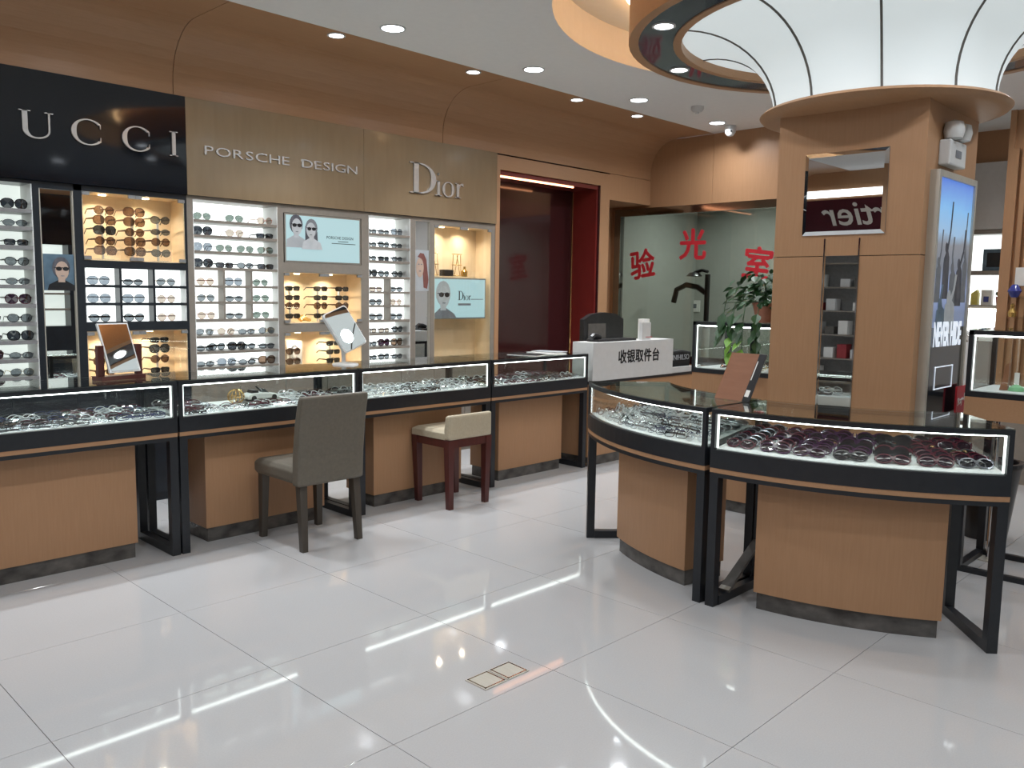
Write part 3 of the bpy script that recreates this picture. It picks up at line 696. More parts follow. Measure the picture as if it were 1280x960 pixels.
def shelf(t, xa, xb, z, mat, th=0.022): return box(xa, xb, YS, YB, z-th, z).build('shelf', mat, t)
def grid(t, xs, zt, zb, mat, n=3):
    hs = (zt-zb)/n
    box(xs[0], xs[-1], YS+0.085, YS+0.09, zb, zt).build('lit_back', 'lit_white', t)
    for i in range(1, n): shelf(t, xs[0], xs[-1], zb+hs*i+0.009, mat, 0.018)
    for x in xs[1:-1]: box(x-0.008, x+0.008, YS+0.001, YB, zb, zt).build('divider', mat, t)
    return [zt-hs*(i+1)+(0.009 if i < n-1 else 0.0) for i in range(n)]
def niche(t, xa, xb, z0, z1, doors=True, lamps=True, split=True):
    box(xa, xb, YB, YB+0.01, z0, z1).build('niche_back', 'niche_beige', t)
    for a, b in ((xa, xa+0.006), (xb-0.006, xb)): box(a, b, YS+0.004, YB, z0, z1).build('niche_side', 'niche_beige', t)
    box(xa, xb, YS+0.004, YB, z0-0.006, z0).build('niche_base', 'niche_beige', t)
    box(xa, xb, YS+0.004, YB, z1, z1+0.006).build('niche_top', 'niche_beige', t)
    xm = (xa+xb)/2
    if lamps:
        for x in (xa+(xb-xa)*0.24, xa+(xb-xa)*0.66):
            l = MB().cyl(x, YS+0.10, z1-0.008, z1-0.001, 0.024, 14).build('spot_lens', 'lamp_warm', t)
            lamp_light(t, tuple(Vector((x, YS+0.10, z1-0.012))-base_of(t)), 1.5, (1.0, 0.85, 0.66), 0.04, 2.4)
    if doors:
        gd = [box(a, b, YS-0.002, YS+0.003, z0, z1).build('glass_door', 'glass', t) for a, b in ((xa+0.004, xm-0.002), (xm+0.002, xb-0.004))]
        for z in (z1-0.022, z0):
            for a, b, q in ((xa, xa+0.045, 0), (xm-0.045, xm-0.001, 0), (xm+0.001, xm+0.045, 1), (xb-0.045, xb, 1)): box(a, b, YS-0.008, YS+0.008, z, z+0.022).build('door_clip', 'grey_edge', gd[q])
ZSH = [1.972, 1.862, 1.748, 1.628]
# ---- black cabinet
c1 = thing('display_cabinet', 'black wall cabinet with lit shelves under the black sign board', 'cabinet', (1.94, YS, 0))
BL = 'black_laminate'
for a in ((1.17, 1.20), (1.722, 1.76), (1.962, 2.012), (2.688, 2.705)): stile(c1, *a, BL)
rail(c1, 1.20, 1.722, 2.125, 2.145, BL); rail(c1, 1.962, 2.688, 2.11, 2.145, BL); rail(c1, 1.76, 1.962, 2.105, 2.145, BL)
lower(c1, 1.17, 2.705, BL, 4)
lit_bay(c1, 1.20, 1.722, 0.86, 2.125, 'lit_soft')
SH1 = [1.968, 1.861, 1.744, 1.621, 1.503, 1.384, 1.27, 1.156, 1.041, 0.93]
for i, z in enumerate(SH1):
    shelf(c1, 1.206, 1.716, z, 'grey_edge', 0.024)
    keys = ['black oversized', 'dark grey', 'gold aviator', 'black oversized', 'dark grey', 'black rectangular', 'black cat-eye', 'dark grey', 'burgundy', 'black cat-eye']
    for q, x in enumerate((1.458, 1.632)):
        sun_at(keys[(i+q*3) % 10], x, YS+0.035, z, 'on the %s shelf of the narrow lit bay' % ORD[i], 'sunglasses in the narrow lit bay', spread=0.1, lim=(1.207, 1.715))
# mirror bay with poster
box(1.76, 1.962, YS+0.02, YS+0.03, 0.86, 2.105).build('mirror_panel', 'mirror', c1)
for a in ((1.76, 1.768), (1.954, 1.962)): box(*a, YS+0.005, YS+0.022, 0.86, 2.105).build('mirror_trim', 'steel', c1)
def portrait(t, x, z, s, y, skin, hair, coat, look=1, lo=0.0, hi=9.0, bot=0.0):
    cl = lambda q: min(hi, max(lo, q)); zb_ = max(bot, z-0.95*s)
    m = MB(); m.prism([(cl(x-0.55*s), zb_), (cl(x+0.62*s), zb_), (cl(x+0.52*s), z-0.62*s), (x+0.15*s, z-0.42*s), (x-0.15*s, z-0.42*s), (cl(x-0.48*s), z-0.6*s)], y-0.0012, y, 'xz'); m.build('printed_coat', coat, t)
    MB().ell(x, z+0.10*s, 0.34*s, 0.44*s, y-0.0018, y-0.0010).build('printed_hair', hair, t)
    m = MB(); m.ell(x+0.03*s*look, z-0.02*s, 0.26*s, 0.38*s, y-0.0026, y-0.0016); m.prism([(x-0.13*s, z-0.5*s), (x+0.13*s, z-0.5*s), (x+0.13*s, z-0.2*s), (x-0.13*s, z-0.2*s)], y-0.0024, y-0.0015, 'xz'); m.build('printed_face', skin, t)
    m = MB()
    for q in (-0.11, 0.15): m.ell(x+q*s+0.02*s*look, z+0.05*s, 0.115*s, 0.085*s, y-0.0034, y-0.0028)
    m.box(x-0.28*s, x+0.3*s, y-0.0034, y-0.0028, z+0.085*s, z+0.11*s)
    m.build('printed_sunglasses', 'ink_black', t)
    MB().ell(x+0.04*s*look, z-0.24*s, 0.08*s, 0.02*s, y-0.0032, y-0.0027).build('printed_mouth', 'ink_grey', t)
p = thing('poster', 'small blue portrait poster of a person in sunglasses on the narrow mirror', 'poster', (1.86, YS+0.018, 1.47))
sh = box(1.772, 1.952, YS+0.012, YS+0.018, 1.47, 1.70).build('sheet', 'poster_blue', p)
portrait(sh, 1.875, 1.60, 0.155, YS+0.012, 'skin_warm', 'hair_print', 'ink_black', 1, 1.772, 1.952, 1.47)
# niche bay
niche(c1, 2.012, 2.688, 1.675, 2.108)
rail(c1, 2.012, 2.688, 1.62, 1.669, BL)
lit_bay(c1, 2.012, 2.688, 1.265, 1.62)
gx = [2.012, 2.238, 2.462, 2.688]; gz = grid(c1, gx, 1.62, 1.265, BL)
rail(c1, 2.012, 2.688, 1.205, 1.265, BL)
gk = [['blue tinted', 'dark grey', 'gold aviator'], ['blue tinted', 'blue tinted', 'rose tinted'], ['black cat-eye', 'black cat-eye', 'rose tinted']]
for r in range(3):
    for q in range(3):
        sun_at(gk[r][q], (gx[q]+gx[q+1])/2-0.015, YS+0.035, gz[r], 'in the %s backlit row of the black cabinet' % ORD[r], 'sunglasses in the black backlit compartments', random.uniform(-0.1, 0.1), 0.0, 'f ')
niche(c1, 2.012, 2.688, 0.872, 1.199, lamps=True)
box(2.012, 2.688, YS+0.012, YB, 0.82, 0.866).build('rail', BL, c1)
def stand(x, y, z, n, keys, where, group, dz=0.066, hgt=None):
    t = thing('eyewear_stand', 'slim clear stand carrying sunglasses %s' % where, 'stand', (x, y, z), 'stands '+where)
    MB().box(x-0.05, x+0.05, y-0.01, y+0.07, z, z+0.006).build('foot', 'lens_clear', t)
    MB().box(x-0.006, x+0.006, y+0.045, y+0.057, z+0.006, z+0.05+dz*(n-1)).build('post', 'f_clear', t)
    for i in range(n):
        zz = z+0.03+dz*i
        kk = keys[i % len(keys)]; zp = zz+PROTO[kk][2]+0.006-PROTO[kk][3]-0.0018+0.0004
        MB().tube([(x, y+0.048, zp), (x, y-0.0035, zp)], 0.0018, 5).build('peg', 'f_clear', t)
        put_eyewear('sunglasses', kk, (x, y-0.003, zz), (0, 0, 0.08), '%s sunglasses on a stand %s' % (kk, where), group)
W = 'in the upper niche of the black cabinet'
stand(2.16, YS+0.03, 1.676, 5, ['brown oversized', 'brown round', 'black oversized'], W, 'sunglasses in the upper black niche')
stand(2.355, YS+0.03, 1.676, 5, ['brown oversized', 'brown oversized', 'brown round'], W, 'sunglasses in the upper black niche')
stand(2.53, YS+0.03, 1.676, 4, ['black cat-eye', 'brown round', 'dark grey'], W, 'sunglasses in the upper black niche', 0.075)
W = 'in the lower niche of the black cabinet'
stand(2.50, YS+0.03, 0.873, 4, ['black rectangular', 'brown round', 'black oversized'], W, 'sunglasses in the lower black niche', 0.07)
stand(2.13, YS+0.03, 0.873, 3, ['brown round', 'brown oversized'], W, 'sunglasses in the lower black niche', 0.07)
# ---- taupe cabinet with screen
c2 = thing('display_cabinet', 'taupe wall cabinet with lit shelves and advertising screen beside the black cabinet', 'cabinet', (3.45, YS, 0))
for a in ((2.705, 2.749), (3.417, 3.465), (4.191, 4.228)): stile(c2, *a, 'taupe')
rail(c2, 2.749, 3.417, 2.122, 2.145, 'taupe'); rail(c2, 3.465, 4.191, 2.085, 2.145, 'taupe')
lower(c2, 2.705, 4.228, 'taupe', 4)
lit_bay(c2, 2.749, 3.417, 0.86, 2.122)
pool = ['silver aviator', 'dark grey', 'black rectangular', 'blue tinted', 'gold aviator', 'glossy black', 'black oversized']
def shelf_row(t, xa, xb, z, mat, names, where, group, th=0.02):
    shelf(t, xa+0.006, xb-0.006, z, mat, th)
    n = len(names)
    for i, k in enumerate(names):
        if xb-xa < 0.5: sun_at(k, xa+0.075+(xb-xa-0.15)*i/(n-1), YS+0.08, z, where, group, 0.22, pre='f ', lim=(xa+0.007, xb-0.007))       # folded and turned, one behind the other
        elif n > 4: sun_at(k, xa+0.085+(xb-xa-0.17)*i/(n-1), YS+(0.035 if i % 2 == 0 else 0.10), z, where, group, 0.1, pre='f ', lim=(xa+0.007, xb-0.007))
        else: sun_at(k, xa+0.085+(xb-xa-0.17)*i/max(1, n-1), YS+0.035, z, where, group, spread=0.2 if n < 4 else 0.08, lim=(xa+0.007, xb-0.007))
T2 = 'of the cabinet with the screen'
rows2 = [['silver aviator', 'silver aviator', 'rose tinted'], ['black oversized', 'rose tinted', 'black rectangular'], ['blue tinted', 'silver aviator', 'silver aviator', 'silver aviator'], ['black oversized', 'black rectangular', 'dark grey', 'black rectangular']]
for i, z in enumerate((1.985, 1.878, 1.765, 1.648)):
    shelf_row(c2, 2.749, 3.417, z, 'taupe', rows2[i], 'on the %s lit shelf %s' % (ORD[i], T2), 'sunglasses on the lit shelves '+T2)
gx = [2.755, 2.975, 3.193, 3.411]; gz = grid(c2, gx, 1.628, 1.275, 'taupe')
shelf(c2, 2.755, 3.411, 1.275, 'taupe')
gk = [['rose tinted', 'blue tinted', 'silver aviator'], ['gold aviator', 'dark grey', 'silver aviator'], ['rose tinted', 'dark grey', 'silver aviator']]
for r in range(3):
    for q in range(3):
        sun_at(gk[r][q], (gx[q]+gx[q+1])/2-0.015, YS+0.035, gz[r] if r < 2 else 1.275, 'in the %s backlit row %s' % (ORD[r], T2), 'sunglasses in the backlit compartments '+T2, random.uniform(-0.1, 0.1), 0.0, 'f ')
low2 = [['gold aviator', 'rose tinted', 'dark grey', 'gold aviator'], ['dark grey', 'black cat-eye', 'black oversized', 'dark grey', 'dark grey'], ['dark grey', 'blue tinted', 'dark grey', 'brown oversized']]
for i, z in enumerate((1.155, 1.04, 0.925)):
    shelf_row(c2, 2.749, 3.417, z, 'taupe', low2[i], 'on the %s low shelf %s' % (ORD[i], T2), 'sunglasses on the low shelves '+T2)
rail(c2, 3.465, 4.191, 1.63, 1.705, 'taupe'); rail(c2, 3.465, 4.191, 1.165, 1.232, 'taupe')
niche(c2, 3.465, 4.191, 1.238, 1.625); niche(c2, 3.465, 4.191, 0.872, 1.160)
box(3.465, 4.191, YS+0.012, YB, 0.82, 0.866).build('rail', 'taupe', c2)
box(3.465, 4.191, YS+0.03, YB, 1.705, 2.085).build('screen_recess', 'taupe', c2)
def advert(name, label, xa, xb, za, zb, y, rimmat='grey_edge'):
    t = thing(name, label, 'screen', ((xa+xb)/2, y, za)); e = 0.012
    box(xa, xb, y, y+0.028, za, zb).build('bezel', rimmat, t)
    return box(xa+e, xb-e, y-0.002, y, za+e, zb-e).build('screen_face', 'screen_cyan', t)
tv = advert('advertising_screen', 'lit pale cyan screen showing two people in sunglasses, set in the taupe cabinet', 3.475, 4.182, 1.708, 2.082, YS, 'taupe')
portrait(tv, 3.575, 1.985, 0.17, YS-0.003, 'skin_print', 'hair_print', 'poster_grey', 1, 3.488)
MB().prism([(3.655, 1.84), (3.70, 1.82), (3.77, 1.835), (3.765, 1.95), (3.735, 2.035), (3.69, 2.04), (3.655, 1.99)], YS-0.0055, YS-0.0045, 'xz').build('printed_long_hair', 'hair_print', tv)
portrait(tv, 3.71, 1.965, 0.16, YS-0.0065, 'skin_print', 'ink_grey', 'skin_print', -1)
text_on('caption', 'PORSCHE DESIGN', 0.032, 0.0005, 'ink_black', tv, (3.85, YS-0.003, 1.905), R_WALL)
box(3.90, 4.13, YS-0.003, YS-0.002, 1.868, 1.873).build('caption_line', 'ink_black', tv); box(3.96, 4.06, YS-0.003, YS-0.002, 1.885, 1.890).build('caption_line', 'ink_black', tv)
W = 'in the upper niche '+T2
for x, n in ((3.56, 4), (3.815, 4), (4.02, 4)):
    stand(x, YS+0.03, 1.239, n, ['black rectangular', 'brown round', 'black rectangular'], W, 'sunglasses in the upper taupe niche', 0.072)
t = thing('scarf', 'folded golden scarf lying in the upper niche beside the stands', 'scarf', (3.70, YS+0.12, 1.238))
m = MB()
for i in range(5): m.tube([(3.655+0.008*i, YS+0.075+0.02*i, 1.2525+0.005*i), (3.68, YS+0.09+0.018*i, 1.262+0.008*(i % 3)), (3.72, YS+0.075+0.02*i, 1.258+0.006*i), (3.745, YS+0.09+0.015*i, 1.2525)], 0.014, 6)
m.build('cloth_fold', 'gold', t, smooth=True)
W = 'in the lower niche '+T2
p = thing('photo_card', 'small square black and white portrait card in the lower taupe niche', 'photo', (3.63, YS+0.16, 0.873))
box(3.57, 3.71, YS+0.15, YS+0.16, 0.873, 1.085).build('card', 'poster_grey', p); portrait(p, 3.64, 1.0, 0.1, YS+0.15, 'skin_print', 'hair_print', 'ink_grey')
stand(3.56, YS+0.03, 0.873, 2, ['brown round'], W, 'sunglasses in the lower taupe niche', 0.08)
stand(3.93, YS+0.03, 0.873, 3, ['black rectangular'], W, 'sunglasses in the lower taupe niche', 0.07)
# ---- taupe cabinet beside the red niche
c3 = thing('display_cabinet', 'taupe wall cabinet with glass-fronted niche next to the dark red door', 'cabinet', (4.99, YS, 0))
for a in ((4.228, 4.265), (4.71, 4.764), (4.939, 4.986), (5.695, 5.745)): stile(c3, *a, 'taupe')
rail(c3, 4.265, 4.71, 2.122, 2.145, 'taupe'); rail(c3, 4.764, 4.939, 2.11, 2.145, 'taupe'); rail(c3, 4.986, 5.695, 2.09, 2.145, 'taupe')
lower(c3, 4.228, 5.745, 'taupe', 4)
lit_bay(c3, 4.265, 4.71, 0.86, 2.122)
T3 = 'of the cabinet by the red door'
rows3 = [['dark grey', 'dark grey', 'blue tinted'], ['dark grey', 'black cat-eye', 'dark grey'], ['dark grey', 'black rectangular', 'dark grey'], ['black oversized', 'black cat-eye', 'black cat-eye']]
for i, z in enumerate((1.977, 1.866, 1.752, 1.617)):
    shelf_row(c3, 4.265, 4.71, z, 'taupe', rows3[i], 'on the %s lit shelf %s' % (ORD[i], T3), 'sunglasses on the lit shelves '+T3)
gx = [4.271, 4.49, 4.704]; gz = grid(c3, gx, 1.597, 1.25, 'taupe'); shelf(c3, 4.271, 4.704, 1.25, 'taupe')
gk = [['red framed', 'dark grey'], ['black cat-eye', 'rose tinted'], ['black cat-eye', 'black cat-eye']]
for r in range(3):
    for q in range(2):
        sun_at(gk[r][q], (gx[q]+gx[q+1])/2-0.015, YS+0.035, gz[r] if r < 2 else 1.25, 'in the %s backlit row %s' % (ORD[r], T3), 'sunglasses in the backlit compartments '+T3, random.uniform(-0.1, 0.1), 0.0, 'f ')
low3 = [['red framed', 'red framed', 'black cat-eye'], ['dark grey', 'burgundy', 'brown oversized'], ['dark grey', 'black cat-eye', 'dark grey']]
for i, z in enumerate((1.136, 1.019, 0.90)):
    shelf_row(c3, 4.265, 4.71, z, 'taupe', low3[i], 'on the %s low shelf %s' % (ORD[i], T3), 'sunglasses on the low shelves '+T3)
box(4.764, 4.939, YS+0.02, YS+0.03, 0.86, 2.11).build('mirror_panel', 'mirror', c3)
for a in ((4.764, 4.771), (4.932, 4.939)): box(*a, YS+0.005, YS+0.022, 0.86, 2.11).build('mirror_trim', 'steel', c3)
p = thing('poster', 'narrow grey portrait poster of a long-haired person on the mirror bay', 'poster', (4.85, YS+0.018, 1.47))
box(4.772, 4.93, YS+0.012, YS+0.018, 1.50, 1.86).build('sheet', 'poster_grey', p)
m = MB(); m.prism([(4.80, 1.80), (4.83, 1.835), (4.87, 1.83), (4.90, 1.78), (4.925, 1.60), (4.91, 1.52), (4.87, 1.53), (4.86, 1.66), (4.862, 1.74), (4.83, 1.79)], YS+0.0105, YS+0.0115, 'xz'); m.build('printed_hair', 'hair_red', p)
m = MB(); m.ell(4.825, 1.705, 0.044, 0.085, YS+0.0095, YS+0.0103); m.build('printed_face', 'skin_warm', p)
m = MB(); m.ell(4.812, 1.735, 0.010, 0.005, YS+0.0085, YS+0.0093); m.ell(4.842, 1.735, 0.010, 0.005, YS+0.0085, YS+0.0093); m.ell(4.828, 1.675, 0.013, 0.005, YS+0.0085, YS+0.0093); m.build('printed_features', 'ink_grey', p)
niche(c3, 4.986, 5.695, 0.872, 2.088)
box(4.986, 5.695, YS+0.012, YB, 0.82, 0.866).build('rail', 'taupe', c3)
box(4.995, 5.69, YS+0.06, YB-0.005, 1.628, 1.640).build('glass_shelf', 'glass', c3)
ad = advert('advertising_screen', 'lit pale cyan advert panel with a portrait in sunglasses behind the glass niche doors', 5.0, 5.655, 1.246, 1.624, YS+0.03)
portrait(ad, 5.115, 1.455, 0.26, YS+0.027, 'skin_print', 'poster_grey', 'ink_grey', 1, 5.013, 5.642, 1.259)
for ch, x, q in (('D', 5.30, 0.085), ('i', 5.366, 0.085), ('o', 5.388, 0.085), ('r', 5.43, 0.085)): put_glyph(ch, x, YS+0.041, 1.42, q, 0.085, ad, 'ink_black')
box(5.46, 5.62, YS+0.026, YS+0.028, 1.425, 1.432).build('caption_line', 'ink_grey', ad); box(5.30, 5.46, YS+0.026, YS+0.028, 1.37, 1.39).build('caption_bar', 'ink_grey', ad)
W = 'on the glass shelf in the niche'
def wire_stand(x, z, h, r, label):
    t = thing('wire_stand', label, 'stand', (x, YS+0.14, z), 'gold wire stands in the glass niche'); m = MB()
    for k in range(3): m.tube([(x+r*math.cos(a), YS+0.14+r*0.4*math.sin(a), z+0.006+h*k/2) for a in [i*PI/7 for i in range(14)]], 0.003, 4, True)
    m.build('hoop', 'gold', t)
    for a in (0.5, 2.3, 3.9, 5.4): MB().tube([(x+r*math.cos(a), YS+0.14+r*0.4*math.sin(a), z+0.002), (x+r*0.7*math.cos(a+0.6), YS+0.14+r*0.4*math.sin(a+0.6), z+h)], 0.003, 4).build('upright', 'gold', t)
wire_stand(5.09, 1.642, 0.20, 0.065, 'gold wire stand on the glass shelf inside the niche')
wire_stand(5.38, 1.642, 0.20, 0.06, 'gold wire stand on the glass shelf inside the niche')
wire_stand(5.03, 0.875, 0.17, 0.035, 'small gold wire stand on the niche floor below the advert panel')
t = thing('jewel_case', 'small open black case with a gold bottle on the niche shelf', 'case', (5.22, YS+0.12, 1.64))
box(5.17, 5.29, YS+0.08, YS+0.15, 1.64, 1.70).build('case_body', 'black_plastic', t, bevel=0.006)
MB().lathe([(0.0, 1.64), (0.03, 1.64), (0.032, 1.69), (0.012, 1.71), (0.012, 1.735), (0.0, 1.737)], 12, (5.47, YS+0.13)).build('bottle', 'gold', tag(thing('perfume_bottle', 'amber perfume bottle on the glass shelf in the niche', 'bottle', (5.47, YS+0.13, 1.64)), 'amber perfume bottle on the glass shelf in the niche', 'bottle'), smooth=True)
# ------------------------------------------------------------------ straight glass counters
YF, DP, HT = 4.555, 0.50, 0.985
def counter(label, xa, xb, base=True):
    t = thing('glass_counter', label, 'counter', ((xa+xb)/2, YF, 0), 'row of straight glass counters')
    a, b, y0, y1 = xa+0.006, xb-0.006, YF, YF+DP
    bx0, bx1 = xa+0.205, xb-0.195
    box(bx0, bx1, y0+0.122, y1-0.05, 0.085, 0.665).build('base_cabinet', 'wood', t)
    box(bx0+0.012, bx1-0.012, y0+0.133, y1-0.06, 0, 0.085).build('plinth', 'stone', t)
    for x in (a, b-0.045):
        m = box(x, x+0.045, y0+0.005, y0+0.05, 0, 0.66); m.box(x, x+0.045, y1-0.05, y1-0.005, 0, 0.66); m.box(x, x+0.045, y0+0.05, y1-0.05, 0, 0.045)
        m.build('leg_frame', 'black_metal', t)
    box(a, b, y0+0.004, y1, 0.655, 0.676).build('under_frame', 'black_metal', t)
    box(a, b, y0+0.002, y1, 0.676, 0.699).build('wood_trim', 'wood_flat', t)
    box(a, b, y0, y1, 0.699, 0.782).build('tray', 'black_metal', t)
    box(a+0.02, b-0.02, y0+0.02, y1-0.02, 0.782, 0.787).build('deck', 'deck_white', t)
    for x in (a, b-0.022):
        for y in (y0, y1-0.022): box(x, x+0.022, y, y+0.022, 0.782, HT).build('post', 'black_metal', t)
    for y in (y0, y1-0.022): box(a+0.022, b-0.022, y, y+0.022, HT-0.022, HT).build('top_rail', 'black_metal', t)
    for x in (a, b-0.022): box(x, x+0.022, y0+0.022, y1-0.022, HT-0.022, HT).build('side_rail', 'black_metal', t)
    box(a+0.022, b-0.022, y0+0.004, y0+0.009, 0.782, HT-0.022).build('front_glass', 'glass', t)
    box(a+0.022, b-0.022, y1-0.009, y1-0.004, 0.782, HT-0.022).build('back_glass', 'glass', t)
    for x in (a+0.006, b-0.011): box(x, x+0.005, y0+0.022, y1-0.022, 0.782, HT-0.022).build('side_glass', 'glass', t)
    box(a, b, y0, y1, HT, HT+0.006).build('top_glass', 'glass_top', t)
    box(a+0.03, b-0.03, y0+0.022, y0+0.030, HT-0.030, HT-0.0225).build('led_strip', 'led', t)
    for x in (a+0.024, b-0.032): box(x, x+0.008, y0+0.012, y0+0.018, 0.79, HT-0.024).build('corner_led', 'lit_white', t)
    return t
BND = [0.82, 2.028, 3.24, 4.455, 5.615]
CN = ['below the black sign board', 'holding the white toy car', 'behind the cream stool', 'at the end beside the cash desk']
for i in range(4): counter('straight glass eyewear counter with wood base %s' % CN[i], BND[i], BND[i+1])
ek = list(EYE.keys())
def fill_counter(i, xa, xb, wts, nx, ny, skip=None):
    ok = lambda p: xa+0.034 < p.x < xb-0.034 and YF+0.012 < p.y < YF+DP-0.012 and not (skip and skip(p.x, p.y))
    for r in range(ny):
        for q in range(nx):
            x0_ = xa+0.115+(xb-xa-0.23)*q/(nx-1); y0_ = YF+0.030+0.385*r/(ny-1)
            if skip and skip(x0_, y0_+0.02): continue
            k = random.choice(wts)
            def cands():
                for j in range(60):
                    f = 1-j/60; yield x0_+random.uniform(-0.012, 0.012)*f, y0_+random.uniform(-0.010, 0.010)*(f if j < 55 else 0), (random.uniform(-1.0, -0.7) if j < 40 else -0.85, 0, random.uniform(-0.35, 0.35)*f*f)
                for j in range(60): yield x0_+random.uniform(-0.02, 0.02), y0_+random.uniform(-0.02, 0.02), (random.uniform(-1.1, -0.6), 0, random.uniform(-0.06, 0.06))
                for j in range(80): yield random.uniform(xa+0.12, xb-0.12), YF+random.uniform(0.03, 0.12 if skip else 0.4), (random.uniform(-1.3, -0.8), 0, random.uniform(-0.3, 0.3))
            settle('eyeglasses', 'e '+k, cands(), lambda a_, b_: 0.787, '%s eyeglasses lying inside the glass counter %s' % (k, CN[i]), 'eyeglasses in the counter '+CN[i], ok)
fill_counter(0, BND[0], BND[1], ['brown', 'black rectangular', 'dark grey', 'burgundy', 'silver wire', 'black rectangular', 'clear', 'blue'], 8, 7)
fill_counter(1, BND[1], BND[2], ['silver wire', 'clear', 'dark grey', 'black rectangular', 'burgundy', 'silver wire'], 8, 7, lambda x, y: 2.44 < x < 2.86 and y > YF+0.185)
fill_counter(2, BND[2], BND[3], ['silver wire', 'clear', 'black rectangular', 'dark grey', 'clear'], 8, 8)
fill_counter(3, BND[3], BND[4], ['silver wire', 'burgundy', 'clear', 'brown', 'burgundy', 'dark grey'], 8, 7)

# toy car inside the second counter
car = thing('toy_car', 'white open-top model car on a grey slab inside the glass counter', 'toy car', (2.69, 4.83, 0.79))
box(2.56, 2.84, 4.76, 4.92, 0.788, 0.802).build('slab', 'grey_board', car)
m = MB(); m.prism([(2.585, 0.812), (2.80, 0.812), (2.803, 0.828), (2.77, 0.842), (2.73, 0.846), (2.71, 0.850), (2.62, 0.850), (2.59, 0.842), (2.58, 0.828)], 4.80, 4.885, 'xz'); m.build('body', 'car_white', car, bevel=0.004)
m = MB(); m.prism([(2.725, 0.846), (2.73, 0.846), (2.70, 0.872), (2.695, 0.872)], 4.806, 4.879, 'xz'); m.build('windscreen', 'lens_grey', car)
m = MB(); m.prism([(2.615, 0.850), (2.66, 0.850), (2.655, 0.866), (2.62, 0.868)], 4.81, 4.875, 'xz'); m.build('folded_roof', 'black_plastic', car)
m = MB(); m.prism([(2.70, 0.85), (2.712, 0.85), (2.672, 0.888), (2.662, 0.884)], 4.86, 4.866, 'xz'); m.build('open_door', 'black_plastic', car)
for x in (2.622, 2.762):
    for y in (4.797, 4.878):
        mm = MB(); mm.ell(x, 0.818, 0.017, 0.017, y, y+0.010, 'xz', 14); mm.build('wheel', 'black_plastic', car)
t = thing('wire_basket', 'small gold wire basket beside the toy car in the glass counter', 'basket', (2.50, 4.80, 0.79)); m = MB()
for k in range(6):
    a = k*PI/6; m.tube([(2.50+0.05*math.cos(b)*math.cos(a), 4.80+0.05*math.cos(b)*math.sin(a), 0.84+0.045*math.sin(b)) for b in [i*PI/7 for i in range(14)]], 0.002, 4, True)
m.build('wire_cage', 'gold', t); MB().tube([(2.50+0.05*math.cos(i*PI/8), 4.80+0.05*math.sin(i*PI/8), 0.84) for i in range(16)], 0.0025, 4, True).build('hoop', 'gold', t)

